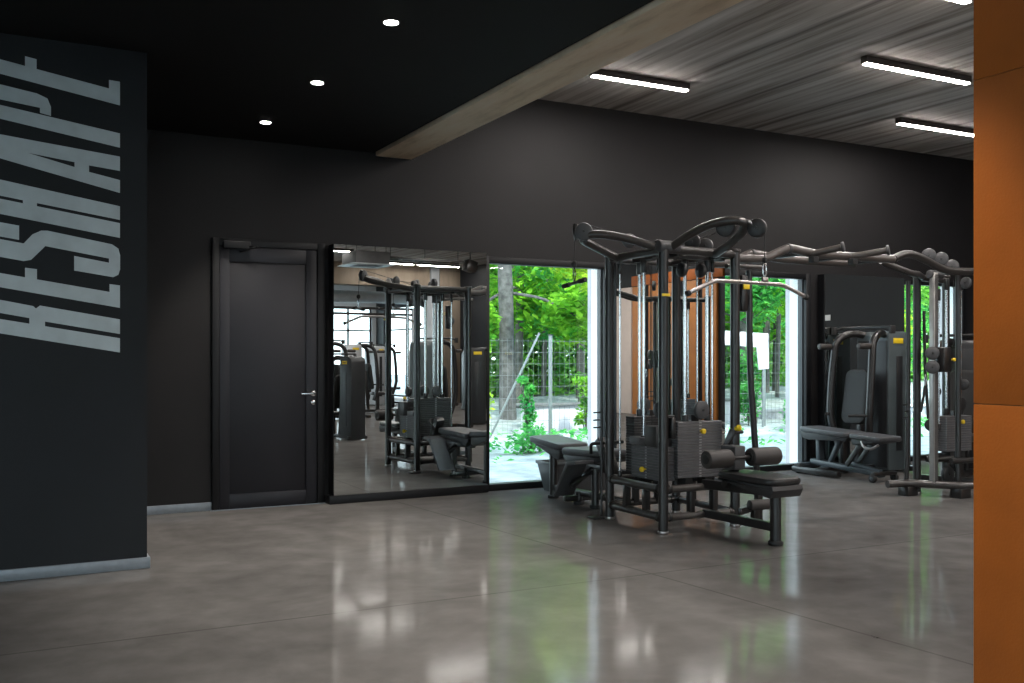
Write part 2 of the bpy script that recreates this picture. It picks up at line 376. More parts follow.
WIN = [(4.20, 5.66), (7.12, 8.47), (9.96, 11.2)]
WT = 2.29
solid = [XL] + [x for w in WIN for x in w] + [XR+.2]
wb = MB()
for i in range(0, len(solid), 2): wb.box((solid[i], YB, 0), (solid[i+1], YB+.10, ZC))
for a, b in WIN: wb.box((a, YB, WT), (b, YB+.10, ZC))
struct(wb.build('wall_back', 'wall'))
wo, wbk = MB(), MB()
for i in range(0, len(solid), 2):
    wo.box((solid[i]+(.0 if i == 0 else -.055), YB+.102, -.1), (solid[i+1]+.0, YB+.27, ZC))
    wbk.box((solid[i]-(.0 if i == 0 else .055), YB+.272, -.1), (solid[i+1], YB+.34, ZC))
for a, b in WIN: wo.box((a, YB+.102, WT), (b, YB+.27, ZC)); wbk.box((a, YB+.272, WT+.05), (b, YB+.34, ZC))
struct(wo.build('wall_back_render', 'white')); struct(wbk.build('wall_back_masonry', 'wallwhite'))
for n, (a, b) in enumerate(WIN, 1):
    w = bpy.data.objects.new('window_%d' % n, None); col.objects.link(w); w.location = ((a+b)/2, YB, 0); w['kind'] = 'structure'
    f = MB(); y0, y1 = YB-.025, YB+.085
    f.box((a, y0, .0), (a+.05, y1, WT), .004); f.box((b-.075, y0, .0), (b, y1, WT), .004)
    f.box((a+.05, y0, 0), (b-.075, y1, .065), .004); f.box((a+.05, y0, WT-.065), (b-.075, y1, WT), .004)
    f.build('window_frame', 'frame', w)
    g = MB()
    g.box((b-.09, YB+.03, .065), (b-.0755, YB+.10, WT-.0655)); g.box((a+.0505, YB+.03, .065), (a+.062, YB+.10, WT-.0655))
    g.build('glazing_bead', 'grey_frame', w)
    MB().box((a+.062, YB+.05, .066), (b-.09, YB+.058, WT-.066)).build('window_pane', 'glass', w)

# lettered partition in front of the back wall
struct(MB().box((XL, 6.42, 0), (.82, 6.60, ZS)).build('wall_partition', 'wall_cool'))
struct(MB().box((XL, 6.405, 0), (.838, 6.615, .068), .003).build('baseboard_partition', 'aluminium'))
struct(MB().box((XL, YB-.014, 0), (1.615, YB, .072), .003).build('baseboard_back', 'aluminium'))
lt = MB()
for glyph in LETTERS:
    for i, poly in enumerate(glyph): lt.prism(poly, (0, 6.42, 0), (1, 0, 0), (0, 0, 1), (0, -1, 0), .0025+.0006*i)
tag(lt.build('wall_lettering', 'letters', angle=20), 'tall pale grey slanted block letters painted up the dark partition', 'lettering')

# door in the back wall
d = bpy.data.objects.new('door_1', None); col.objects.link(d); d.location = (2.1, YB, 0); d['kind'] = 'structure'
f = MB(); y0 = YB-.035
f.box((1.615, y0, 0), (1.675, YB, 2.325), .004); f.box((2.53, y0, 0), (2.60, YB, 2.325), .004); f.box((1.675, y0, 2.262), (2.53, YB, 2.325), .004)
f.build('door_frame', 'frame', d)
lf = MB(); y1 = YB-.022
lf.box((1.678, y1, .012), (1.76, YB, 2.26), .003); lf.box((2.43, y1, .012), (2.527, YB, 2.26), .003)
lf.box((1.76, y1, .012), (2.43, YB, .13), .003); lf.box((1.76, y1, 2.13), (2.43, YB, 2.26), .003)
leaf = lf.build('door_leaf', 'door', d)
MB().box((1.76, YB-.010, .13), (2.43, YB, 2.13), .002).build('door_panel', 'door_panel', leaf)
h = MB(); h.cyl((2.492, y1, .985), (2.492, y1-.012, .985), .026, 16, .004); h.tube([(2.492, y1-.01, .985), (2.492, y1-.055, .985), (2.37, y1-.055, .985)], .009, 10, .02)
h.cyl((2.492, y1, .905), (2.492, y1-.01, .905), .022, 16, .003)
h.build('door_handle', 'chrome', d)
c = MB(); c.box((1.70, y0-.05, 2.235), (1.93, y0, 2.30), .008); c.beam((1.90, y0-.03, 2.262), (1.98, y0-.09, 2.255), .018, .012); c.beam((1.98, y0-.09, 2.255), (1.84, y0-.015, 2.21), .018, .012)
c.build('door_closer', 'frame', d)
struct(MB().box((1.60, YB-.05, 0), (2.62, YB-.036, .006)).build('trim_1', 'aluminium'))

# wall mirrors on the back wall
def mirror(x0, x1, z0, z1, label, turn=0):
    t = thing('wall_mirror', ((x0+x1)/2, YB-.06, 0), label, 'mirror')
    MB().box((x0, YB-.105, z0), (x1, YB+.02, z1), .002).build('backing_board', 'frame', t)
    MB().box((x0+.004, YB-.112, z0+.002), (x1-.004, YB-.106, z1-.002)).build('mirror_glass', 'mirror', t)
    MB().box((x0-.04, YB-.125, 0), (x1+.012, YB+.02, z0-.001), .003).build('plinth', 'frame', t)
    t.rotation_euler.z = R(turn)
    return t
mirror(2.64, 4.19, .075, 2.315, 'tall wall mirror between the dark door and the window, reflecting the gym', 2.2)
mirror(5.67, 7.11, .085, 2.29, 'tall wall mirror between two windows behind the central cable machine')
mirror(8.60, 9.94, .085, 2.29, 'tall wall mirror behind the flat bench, between window and far window')

# right wall, orange and pale boards on it, far column and beam, window fronts
rw = MB()
rw.box((XR, -8.7, 0), (XR+.2, YB, ZC)); rw.box((XR, YF-.2, 3.0), (XR+.2, -8.7, ZC)); rw.box((XR, YF-.2, 0), (XR+.2, -13.4, 3.0))
struct(rw.build('wall_right', 'wall_cool'))
for i in range(5):
    y = -1.95 + i*.64
    struct(MB().box((XR-.06, y, .0), (XR-.002, y+.45, 2.95), .004).build('wall_cladding_board', 'orange_lit'))
struct(MB().box((XR-.05, -2.0, 2.97), (XR-.002, 1.25, 3.2), .004).build('trim_2', 'orange'))
struct(MB().box((XR-.06, -4.1, .0), (XR-.002, -2.0, 2.95), .004).build('wall_pale_board', 'pink'))
struct(MB().box((12.20, -8.62, 0), (12.46, -8.1, ZC), .01).build('pillar_pale', 'pale'))
struct(MB().box((12.48, -8.66, 0), (XR, -8.12, ZC), .01).build('pillar_concrete', 'tan_concrete'))
struct(MB().box((3.46, -8.6, 3.30), (12.18, -8.15, ZC), .01).build('beam_far', 'tan_concrete'))
fb = [(-5.6, -3.2), (-2.8, -.4), (0.0, 2.4), (3.4, 5.4), (5.8, 7.7), (8.0, 10.2), (10.5, 13.0)]
fw = MB(); sol = [XL] + [x for w in fb for x in w] + [XR+.2]
for i in range(0, len(sol), 2): fw.box((sol[i], YF-.2, 0), (sol[i+1], YF, ZC))
for a, b in fb: fw.box((a, YF-.2, 3.0), (b, YF, ZC)); fw.box((a, YF-.2, 0), (b, YF, .04))
struct(fw.build('wall_front', 'pale'))
lb = [(-11.5, -8.6), (-8.1, -5.2), (-4.7, -1.8), (-1.3, 1.6), (2.1, 5.0)]
lw = MB(); sol = [YF-.2] + [y for w in lb for y in w] + [8.9]
for i in range(0, len(sol), 2): lw.box((XL-.2, sol[i], 0), (XL, sol[i+1], ZC))
for a, b in lb: lw.box((XL-.2, a, 2.8), (XL, b, ZC)); lw.box((XL-.2, a, 0), (XL, b, .05))
struct(lw.build('wall_left', 'pale'))
wn = 3
def glazing(p0, p1, zt, axis):
    """A far window: frame with two mullions and a pane, along x (axis 0) or y (axis 1)."""
    global wn; wn += 1
    w = bpy.data.objects.new('window_%d' % wn, None); col.objects.link(w); w['kind'] = 'structure'
    f = MB(); c = .05
    def bx(a, b, z0, z1, m=f, t=.035):
        if axis == 0: m.box((a, p0[1]-t, z0), (b, p0[1]+t, z1))
        else: m.box((p0[0]-t, a, z0), (p0[0]+t, b, z1))
    a, b = (p0[0], p1[0]) if axis == 0 else (p0[1], p1[1])
    w.location = p0
    bx(a, a+c, .04, zt); bx(b-c, b, .04, zt); bx(a+c, b-c, .04, .1); bx(a+c, b-c, zt-.06, zt)
    for k in (1, 2): x = a+(b-a)*k/3; bx(x-.025, x+.025, .1, zt-.06)
    bx(a+c, b-c, 2.2, 2.25)
    f.build('window_frame', 'frame', w)
    g = MB(); bx(a+c, b-c, .1, zt-.06, g, .004); g.build('window_pane', 'glass', w)
for a, b in fb: glazing((a, YF-.1, 0), (b, YF-.1, 0), 3.0, 0)
for a, b in lb: glazing((XL-.1, a, 0), (XL-.1, b, 0), 2.8, 1)
glazing((XR+.1, -13.4, 0), (XR+.1, -8.7, 0), 3.0, 1)

# rust-orange clad column close to the camera
oc = bpy.data.objects.new('clad_column', None); col.objects.link(oc); oc.location = (2.9, 2.2, 0); oc['kind'] = 'structure'
MB().box((2.668, 1.15, 0), (3.35, 1.985, 3.9)).build('column_core', 'orange_seam', oc)
for z0, z1 in ((.0, 1.1585), (1.161, 2.1492), (2.1508, 3.14), (3.1415, 3.9)):
    MB().box((2.650, 1.13, z0), (2.667, 2.0, z1), .0015).build('cladding_board', 'orange', oc)
    MB().box((2.668, 1.13, z0), (3.35, 1.148, z1), .0015).build('cladding_board', 'orange', oc)
    MB().box((2.668, 1.986, z0), (3.35, 2.0, z1), .0015).build('cladding_board', 'orange', oc)

# ceiling lamps
def tube_lamp(x0, x1, y, label, proto=[]):
    L = x1-x0
    t = thing('tube_lamp', ((x0+x1)/2, y, ZC-.06), label, 'ceiling lamp', 'linear tube lamps on the concrete ceiling')
    MB().box((x0, y-.035, ZC-.06), (x1, y+.035, ZC), .003).build('lamp_housing', 'housing', t)
    MB().box((x0+.012, y-.028, ZC-.072), (x1-.012, y+.028, ZC-.058), .006).build('diffuser', 'tube', t)
    l = bpy.data.lights.new('tube_glow', 'AREA'); l.shape = 'RECTANGLE'; l.size = L-.03; l.size_y = .05; l.energy = TUBE_WATTS*L; l.color = (1, .935, .885)
    lo = bpy.data.objects.new('tube_glow', l); col.objects.link(lo); lo.location = ((x1+x0)/2, y, ZC-.074)
tube_lamp(4.72, 5.80, 7.45, 'lit tube lamp beside the bare concrete beam, leftmost on the ceiling')
tube_lamp(8.62, 9.95, 7.43, 'lit tube lamp on the concrete ceiling, lowest of the right pair')
tube_lamp(6.60, 7.95, 6.05, 'lit tube lamp on the concrete ceiling, upper of the right pair')
tube_lamp(4.85, 6.14, 4.67, 'lit tube lamp cut by the top edge of the photo')
far = [(6.8, -2.2), (10.4, -2.2), (7.3, -5.2), (9.95, -7.3), (11.35, -7.3), (4.2, -6.2)]
for i, (x, y) in enumerate(far):
    tube_lamp(x, x+1.3, y, ['lit tube lamp ahead of the suspended air unit at the far end', 'lit tube lamp near the far right wall, ahead of the beam', 'lit tube lamp seen at the top left corner of the mirror', 'lit tube lamp in front of the far concrete beam, left of two', 'lit tube lamp in front of the far concrete beam, beside the pillar', 'lit tube lamp ahead of the far beam near the dark soffit'][i])
for i, x in enumerate((6.4, 9.0, 11.6)): tube_lamp(x, x+1.3, -11.2, ['lit tube lamp behind the far beam, leftmost of three by the window front', 'lit tube lamp behind the far beam, middle of three by the window front', 'lit tube lamp behind the far beam, nearest the right-hand windows'][i])  # added row, hidden by the beam, that brightens the far wall and duct
for x, y in ((9.3, 4.67), (6.6, 2.6), (9.3, 2.6), (4.3, 1.2), (6.8, -.6), (11.2, -.2)):
    tube_lamp(x, x+1.3, y, {(9.3, 4.67): 'lit tube lamp above the second cable machine towards the right wall', (6.6, 2.6): 'lit tube lamp in the middle of the room above open floor', (9.3, 2.6): 'lit tube lamp above the orange boards of the right wall', (4.3, 1.2): 'lit tube lamp beside the beam over the shielded machine', (6.8, -.6): 'lit tube lamp over the middle of the far floor', (11.2, -.2): 'lit tube lamp beside the pale board of the right wall'}[(x, y)])
for (x, y, lab) in ((1.96, 2.45, 'round recessed downlight in the dark soffit near the orange column'), (1.96, 3.82, 'round recessed downlight in the dark soffit above the open floor'), (1.96, 5.19, 'round recessed downlight in the dark soffit, largest and topmost of the row'), (1.94, 6.56, 'round recessed downlight in the dark soffit, middle of the row of three'), (1.90, 7.86, 'round recessed downlight in the dark soffit, nearest the back wall')):  # first two continue the row out of view, added to light column and floor
    t = thing('downlight', (x, y, ZS), lab, 'downlight', 'recessed downlights in the dark soffit')
    MB().lathe((x, y, ZS), (0, 0, -1), [(0, .052), (.004, .052), (.005, .042), (.001, .040)], 24).build('trim_ring', 'housing', t)
    MB().cyl((x, y, ZS-.0015), (x, y, ZS-.006), .039, 24).build('lens', 'down', t)
    l = bpy.data.lights.new('downlight_beam', 'SPOT'); l.energy = 140; l.spot_size = R(80); l.spot_blend = .6; l.shadow_soft_size = .04; l.color = (1, .93, .84)
    lo = bpy.data.objects.new('downlight_beam', l); col.objects.link(lo); lo.location = (x, y, ZS-.02)
# ------------------------------------------------------------------ cable machines
def pulley(c, axis, r, th, root, cover='disc', name='pulley'):
    """Round pulley in its domed cover; axis is the wheel's axle."""
    a = Vector(axis).normalized(); c = Vector(c)
    o = MB().lathe(c-a*th/2, a, [(0, r*.35), (.002, r*.80), (.008, r*.96), (.014, r), (th-.014, r), (th-.008, r*.96), (th-.002, r*.80), (th, r*.35)], 24).build(name, cover, root)
    MB().cyl(c-a*(th/2+.006), c+a*(th/2+.006), r*.16, 10, .002).build('axle_cap', 'metal', o)
    return o

_pl = {}
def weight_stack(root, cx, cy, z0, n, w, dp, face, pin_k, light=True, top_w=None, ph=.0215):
    """n cast plates from z0 upwards; face is the unit vector of the side with the number strip."""
    fx, fy = face; ax = (fy != 0)
    sx, sy = (w, dp) if ax else (dp, w)
    st = MB().box((cx-.02, cy-.02, z0-.004), (cx+.02, cy+.02, z0+n*ph+.045)).build('weight_stack', 'metal', root)
    for k in range(n):
        key = (sx, sy)
        z = z0 + k*ph
        mb = MB().box((cx-sx/2, cy-sy/2, z), (cx+sx/2, cy+sy/2, z+ph-.0016), .003, seg=1)
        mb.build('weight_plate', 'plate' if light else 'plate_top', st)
    e = .003
    fcx, fcy = cx+fx*(sx/2+e*.4), cy+fy*(sy/2+e*.4)
    s = MB()
    for k in range(n):
        z = z0+k*ph+.004
        if ax: s.box((fcx-.011, fcy-.0015, z), (fcx+.011, fcy+.0015, z+ph-.011))
        else: s.box((fcx-.0015, fcy-.011, z), (fcx+.0015, fcy+.011, z+ph-.011))
    s.build('number_strip', 'strip', st, label='column of small pale number labels')
    z = z0+pin_k*ph+ph/2
    p = Vector((fcx, fcy, z)); f3 = Vector((fx, fy, 0))
    MB().lathe(p, f3, [(0, .006), (.022, .006), (.024, .016), (.03, .021), (.045, .021), (.052, .014)], 14).build('selector_pin', 'yellow', st, label='yellow selector pin')
    return st

def guide_rods(root, pts, z0, z1, r=.0135):
    for x, y in pts:
        o = MB().cyl((x, y, z0), (x, y, z1), r, 12).build('guide_rod', 'chrome', root)
        MB().cyl((x, y, z1-.11), (x, y, z1), r*1.9, 12, .002).build('rod_sleeve', 'metal', o)
        MB().cyl((x, y, z0), (x, y, z0+.06), r*2.0, 12, .002).build('rod_sleeve', 'metal', o)

def post(root, x, y, z1, r=.037, name='post', foot=True):
    o = MB().tube([(x, y, .02), (x, y, z1)], r, 16, squash=1).build(name, 'metal', root)
    if foot:
        MB().cyl((x, y, 0), (x, y, .022), r*1.12, 16, .004).build('levelling_foot', 'satin', o)
    MB().cyl((x, y, z1-.005), (x, y, z1+.02), r*1.25, 16, .006).build('post_cap', 'arm', o)
    return o

def cable(root, pts, r=.0032):
    return MB().tube(pts, r, 6).build('cable', 'cable', root)

# --- the central four-sided machine
cen = (4.70, 6.26, 0)
g = thing('multi_station_cable_machine', cen, 'large black four-sided cable machine with weight stacks standing before the windows', 'cable machine')
AX, BX, CX, AY, BY = 4.36, 4.375, 5.04, 5.89, 6.63
TZ = 2.12
for x, y in ((AX, AY), (BX, BY), (CX, AY), (CX, BY)): post(g, x, y, TZ)
def ring_bar(p0, p1, r, name='cross_bar', collar=True, m='arm'):
    o = MB().cyl(p0, p1, r, 14).build(name, m, g)
    if collar:
        a, b = Vector(p0), Vector(p1); u = (b-a).normalized()
        for q in (a+u*.055, b-u*.055): MB().cyl(q-u*.012, q+u*.012, r*1.22, 14, .003).build('collar', 'metal', o)
for z in (.118, .325):
    ring_bar((AX, AY, z), (BX, BY, z), .031)
    ring_bar((AX, AY, z), (CX, AY, z), .028, m='bridge')
    ring_bar((CX, AY, z), (CX, BY, z), .028)
    ring_bar((BX, BY, z), (CX, BY, z), .028)
for (x, y) in ((4.37, 6.12), (4.37, 6.38), (4.62, 5.90), (4.84, 5.90), (4.62, 6.62), (4.84, 6.62), (5.03, 6.14), (5.03, 6.4)):
    MB().beam((x, y, .118), (x, y, .325), .05, .05, .008, up=(0, 1, 0)).build('stay', 'metal', g)
for z in (2.10,):
    MB().tube([(AX, AY, z), (BX, BY, z)], .03, 12).build('top_bar', 'arm', g)
    MB().tube([(AX-.01, AY, z+.01), (CX, AY, z)], .033, 12).build('top_bar', 'arm', g)
    MB().tube([(CX, AY, z), (CX, BY, z)], .03, 12).build('top_bar', 'arm', g)
    MB().tube([(BX, BY, z), (CX, BY, z)], .03, 12).build('top_bar', 'arm', g)
t = MB(); t.beam((4.37, 6.02, 2.07), (5.03, 6.02, 2.07), .05, .03); t.beam((4.37, 6.5, 2.07), (5.03, 6.5, 2.07), .05, .03); t.beam((4.52, 5.9, 2.075), (4.52, 6.6, 2.075), .05, .03); t.beam((4.9, 5.9, 2.075), (4.9, 6.6, 2.075), .05, .03)
t.build('top_plate', 'metal', g)
cl = MB(); cl.cyl((AX-.05, AY, 2.125), (AX+.14, AY, 2.125), .045, 16, .012); cl.build('joint_clamp', 'disc', g)
# stacks: towards the camera, to the left, to the windows
weight_stack(g, 4.775, 6.045, .385, 20, .43, .13, (0, -1), 16)
weight_stack(g, 4.505, 6.225, .365, 12, .40, .125, (-1, 0), 3)
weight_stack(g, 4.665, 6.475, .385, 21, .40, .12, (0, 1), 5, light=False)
for (x, y, nn) in ((4.68, 6.045, 'stack_foot'), (4.87, 6.045, 'stack_foot'), (4.505, 6.13, 'stack_foot'), (4.505, 6.33, 'stack_foot'), (4.57, 6.475, 'stack_foot'), (4.77, 6.475, 'stack_foot')):
    MB().box((x-.035, y-.05, .30), (x+.035, y+.05, .384 if x > 4.55 else .364), .006).build(nn, 'rubber', g)
guide_rods(g, [(4.68, 6.045), (4.895, 6.045)], .80, 2.08)
guide_rods(g, [(4.505, 6.13), (4.505, 6.34)], .63, 2.08)
guide_rods(g, [(4.56, 6.475), (4.78, 6.475)], .83, 2.08)
guide_rods(g, [(4.40, 6.52), (4.95, 6.05), (5.0, 6.3)], .34, 2.08, .0085)
MB().box((4.41, 6.05, .62), (4.56, 6.20, .78), .006).build('top_weight', 'plate_top', g)
MB().box((4.42, 6.27, .625), (4.56, 6.42, .68), .006).build('top_weight', 'plate', g)
pulley((4.79, 5.985, .90), (0, 1, 0), .07, .05, g)
pulley((4.505, 6.14, .90), (1, 0, 0), .06, .05, g, 'disc_dark')
pulley((4.66, 6.56, .92), (0, 1, 0), .06, .05, g)
for (x, y, z, a) in ((4.60, 5.98, 1.97, (1, 0, 0)), (4.78, 5.98, 1.97, (1, 0, 0))): pulley((x, y, z), a, .055, .045, g, 'disc_dark')
cable(g, [(4.79, 6.045, .82), (4.79, 6.045, 2.05)]); cable(g, [(4.505, 6.235, .62), (4.505, 6.235, 2.05)]); cable(g, [(4.665, 6.475, .83), (4.665, 6.475, 2.05)])
MB().box((4.40, 5.84, .70), (4.44, 5.90, .86), .01).build('pop_pin_bracket', 'metal', g)
MB().box((AX-.04, AY-.042, 1.755), (AX+.03, AY-.034, 1.775), .002).build('yellow_label', 'yellow', g, label='small yellow sticker')
# arms at the top: the left pair of tubes meets at a pulley, and so does the pair over the front bench
def u_arm(root, pts, r=.031, m='arm'):
    return MB().tube(pts, r, 14, fillet=.12).build('pulley_arm', m, root)
u_arm(g, [(4.42, 5.96, 2.11), (4.16, 6.09, 2.20), (3.98, 6.16, 2.225), (3.90, 6.22, 2.22), (3.91, 6.30, 2.19), (4.12, 6.38, 2.14), (4.40, 6.52, 2.09)])
pulley((3.885, 6.235, 2.245), (.55, .80, 0), .066, .06, g)
MB().tube([(3.845, 6.29, 2.30), (3.83, 6.27, 2.25), (3.845, 6.27, 2.185)], .02, 8).build('pulley_bracket', 'metal', g)
cable(g, [(4.50, 6.2, 2.17), (3.9, 6.24, 2.305)]); cable(g, [(3.825, 6.26, 2.24), (3.815, 6.26, 2.03)])
u_arm(g, [(4.42, 5.90, 2.11), (4.46, 5.72, 2.20), (4.525, 5.54, 2.262), (4.59, 5.40, 2.275), (4.67, 5.35, 2.262), (4.715, 5.42, 2.20), (4.77, 5.62, 2.14), (4.84, 5.89, 2.09)])
pulley((4.598, 5.47, 2.232), (.85, .53, 0), .070, .06, g, 'disc_dark')
pulley((4.735, 5.30, 2.215), (.85, .53, 0), .068, .055, g, 'disc_dark')
MB().tube([(4.63, 5.40, 2.265), (4.70, 5.34, 2.26), (4.73, 5.30, 2.21)], .022, 10, .05).build('pulley_bracket', 'arm', g)
cable(g, [(4.74, 5.228, 2.21), (4.74, 5.228, 1.98)]); cable(g, [(4.73, 5.36, 2.28), (4.72, 5.95, 2.2)])
pulley((4.70, 5.98, 2.19), (.8, .6, 0), .062, .05, g, 'disc_dark'); pulley((4.86, 6.02, 2.17), (.8, .6, 0), .058, .05, g)
pulley((4.30, 6.24, 2.20), (.55, .8, 0), .055, .05, g); pulley((4.55, 6.2, 2.16), (.6, .8, 0), .06, .05, g, 'disc_dark'); pulley((4.66, 6.5, 2.17), (1, 0, 0), .055, .05, g)
# adjustable pulley on the right-hand side, and the slender side poles
MB().box((5.12, 5.90, 1.66), (5.19, 5.98, 1.95), .02).build('cable_carriage', 'metal', g)
MB().box((5.125, 5.885, 1.835), (5.185, 5.90, 1.875), .003).build('yellow_label', 'yellow', g, label='small yellow label on the carriage')
pulley((5.16, 5.99, 1.76), (0, 1, 0), .05, .04, g)
MB().tube([(5.33, 6.06, 2.0), (5.34, 6.06, 1.2), (5.40, 6.04, .32)], .026, 12, .2).build('side_pole', 'metal', g)
sp = MB().tube([(5.05, 6.0, 2.02), (5.20, 6.06, 2.03), (5.44, 6.04, 2.03)], .018, 10, .03); sp.build('pole_bracket', 'bridge', g)
fb_ = MB().cyl((5.13, 5.83, .165), (5.36, 5.80, .165), .042, 16, .01).build('foot_roller', 'roller', g)
MB().beam((5.04, 5.85, .12), (5.42, 6.02, .12), .05, .05).build('side_rail', 'metal', g); MB().beam((5.40, 6.03, 0), (5.40, 6.03, .34), .055, .055, .01, up=(0, 1, 0)).build('rail_leg', 'metal', g); MB().beam((5.25, 5.9, 0), (5.25, 5.9, .13), .06, .05, .01, up=(0, 1, 0)).build('rail_leg', 'metal', g)
lp = MB().tube([(4.335, 6.69, .02), (4.335, 6.69, 1.95)], .011, 10).build('accessory_pole', 'metal', g)
for z in (.74, .80, .86): MB().beam((4.335, 6.69, z), (4.24, 6.66, z), .012, .012).build('peg', 'metal', lp)
MB().box((4.24, 6.64, 0), (4.36, 6.76, .014), .004).build('base_plate', 'metal', lp)

# bench at the front, with thigh rollers
MB().beam((4.75, 5.9, .125), (4.78, 5.15, .125), .055, .06, .008).build('bench_rail', 'metal', g)
MB().beam((4.75, 5.9, .345), (4.78, 5.10, .375), .06, .07, .008).build('bench_rail', 'metal', g)
lg = MB(); lg.tube([(4.785, 5.17, .03), (4.785, 5.17, .38)], .043, 16, squash=.8); l_ = lg.build('bench_leg', 'metal', g)
MB().cyl((4.785, 5.17, 0), (4.785, 5.17, .032), .052, 16, .006).build('foot_collar', 'rubber', l_)
mxs = Matrix.Translation((4.765, 5.32, 0))
seat = MB().pad(0, 0, .432, .482, .31, .60, .08, .018, mx=mxs, taper=1.0).build('seat_pad', 'vinyl', g)
MB().prism([(5.05, .345), (5.12, .35), (5.34, .385), (5.60, .418), (5.60, .434), (5.03, .434), (5.02, .40)], (4.625, 0, 0), (0, 1, 0), (0, 0, 1), (1, 0, 0), .28, .014).build('seat_shell', 'shell', seat)
MB().beam((4.72, 5.62, .36), (4.72, 5.46, .60), .06, .06, .01).build('roller_post', 'metal', g)
rp = MB().cyl((4.40, 5.45, .586), (5.05, 5.45, .586), .016, 12).build('roller_axle', 'metal', g)
for x0, x1 in ((4.40, 4.615), (4.80, 5.06)):
    o = MB().cyl((x0, 5.45, .586), (x1, 5.45, .586), .066, 24, .014).build('thigh_roller', 'roller', rp)
    MB().cyl((x0-.006, 5.45, .586), (x0+.01, 5.45, .586), .034, 16, .003).build('roller_end_cap', 'rubber', o)
MB().box((4.655, 5.44, .50), (4.755, 5.60, .67), .012).build('roller_bracket', 'disc', g)
hb = MB().beam((4.70, 5.60, .64), (4.74, 5.56, .78), .03, .05, .008).build('adjuster_arm', 'metal', g)
MB().lathe((4.745, 5.545, .785), (.5, -1, .3), [(0, .012), (.015, .02), (.03, .024), (.045, .018)], 14).build('adjuster_knob', 'yellow', hb, label='yellow adjusting knob')
MB().tube([(4.74, 5.56, .76), (4.86, 5.60, .755)], .013, 8).build('adjuster_handle', 'rubber', hb)

# bench towards the window, with a sloping footplate
MB().beam((4.60, 6.63, .34), (4.585, 7.55, .365), .06, .06, .008).build('bench_rail', 'metal', g)
MB().beam((4.60, 6.63, .115), (4.575, 7.88, .10), .055, .055, .008).build('bench_rail', 'metal', g)
lg = MB().tube([(4.57, 7.87, .03), (4.57, 7.87, .44)], .045, 16, squash=.8).build('bench_leg', 'metal', g)
MB().cyl((4.57, 7.87, 0), (4.57, 7.87, .032), .054, 16, .006).build('foot_collar', 'rubber', lg)
for (x, y, zt) in ((4.57, 7.15, .34), (4.57, 7.42, .12)):
    lg = MB().tube([(x, y, .03), (x, y, zt)], .04, 14, squash=.8).build('bench_leg', 'metal', g)
    MB().cyl((x, y, 0), (x, y, .032), .05, 14, .005).build('foot_collar', 'rubber', lg)
MB().beam((4.42, 7.42, .06), (4.74, 7.42, .06), .06, .05, .008).build('cross_foot', 'metal', g)
def tilt(cx, cy, cz, rx): return Matrix.Translation((cx, cy, cz)) @ Matrix.Rotation(R(rx), 4, 'X')
p1 = MB().pad(0, 0, -.03, .03, .33, .58, .05, .016, mx=tilt(4.64, 7.90, .512, 4)).build('back_pad', 'benchpad', g)
MB().prism([(-.27, -.105), (-.22, -.125), (.20, -.045), (.27, -.031), (-.27, -.031)], (4.50, 7.90, .512), (0, 1, .07), (0, -.07, 1), (1, 0, 0), .28, .01).build('pad_shell', 'shell', p1)
p2 = MB().pad(0, 0, -.03, .03, .33, .68, .05, .016, mx=tilt(4.64, 7.25, .478, -2)).build('seat_pad', 'benchpad', g)
MB().prism([(-.30, -.031), (-.26, -.075), (.28, -.11), (.33, -.06), (.33, -.031)], (4.50, 7.25, .478), (0, 1, -.03), (0, .03, 1), (1, 0, 0), .28, .01).build('pad_shell', 'shell', p2)
MB().prism([(7.335, .10), (7.37, .095), (7.14, .42), (7.00, .44), (6.98, .41), (7.11, .39)], (4.27, 0, 0), (0, 1, 0), (0, 0, 1), (1, 0, 0), .19, .006).build('footplate', 'disc', g)
MB().beam((4.36, 7.20, .20), (4.58, 7.20, .34), .05, .04).build('footplate_stay', 'metal', g)
MB().prism([(6.74, .36), (6.82, .35), (6.98, .60), (6.92, .64), (6.85, .58)], (4.45, 0, 0), (0, 1, 0), (0, 0, 1), (1, 0, 0), .10, .008).build('seat_bracket', 'metal', g)
MB().tube([(4.42, 6.98, .50), (4.38, 6.92, .585), (4.45, 6.80, .60), (4.62, 6.80, .60)], .014, 8, .03).build('hand_grip', 'rubber', g)

# --- bars and handles hanging from its cables
lb_ = thing('lat_pulldown_bar', (4.74, 5.228, 1.95), 'wide polished pulldown bar with bent ends hanging above the rollered bench', 'cable bar')
MB().tube([(4.075, 5.228, 1.732), (4.30, 5.228, 1.826), (4.70, 5.228, 1.822), (4.91, 5.228, 1.816), (5.13, 5.228, 1.735)], .0145, 14, .05).build('bar', 'satin', lb_)
for a, b in (((4.06, 5.228, 1.726), (4.085, 5.228, 1.737)), ((5.11, 5.228, 1.743), (5.14, 5.228, 1.731))): MB().cyl(a, b, .021, 14, .004).build('end_cap', 'rubber', lb_)
MB().box((4.715, 5.215, 1.83), (4.765, 5.241, 1.865), .005).build('bracket', 'satin', lb_)
hk = MB().tube([(4.74, 5.228, 1.86), (4.755, 5.228, 1.89), (4.752, 5.228, 1.955), (4.74, 5.228, 1.965), (4.728, 5.228, 1.955), (4.725, 5.228, 1.89), (4.74, 5.228, 1.865)], .005, 8); hk.build('carabiner', 'chrome', lb_)
MB().cyl((4.74, 5.228, 1.965), (4.74, 5.228, 2.0), .017, 12, .005).build('rubber_stop', 'rubber', lb_)
sh = thing('straight_cable_handle', (3.815, 6.26, 1.86), 'short black straight handle hanging in front of the left window', 'cable handle')
MB().cyl((3.815, 6.42, 1.845), (3.815, 6.10, 1.875), .013, 12).build('grip_bar', 'metal', sh)
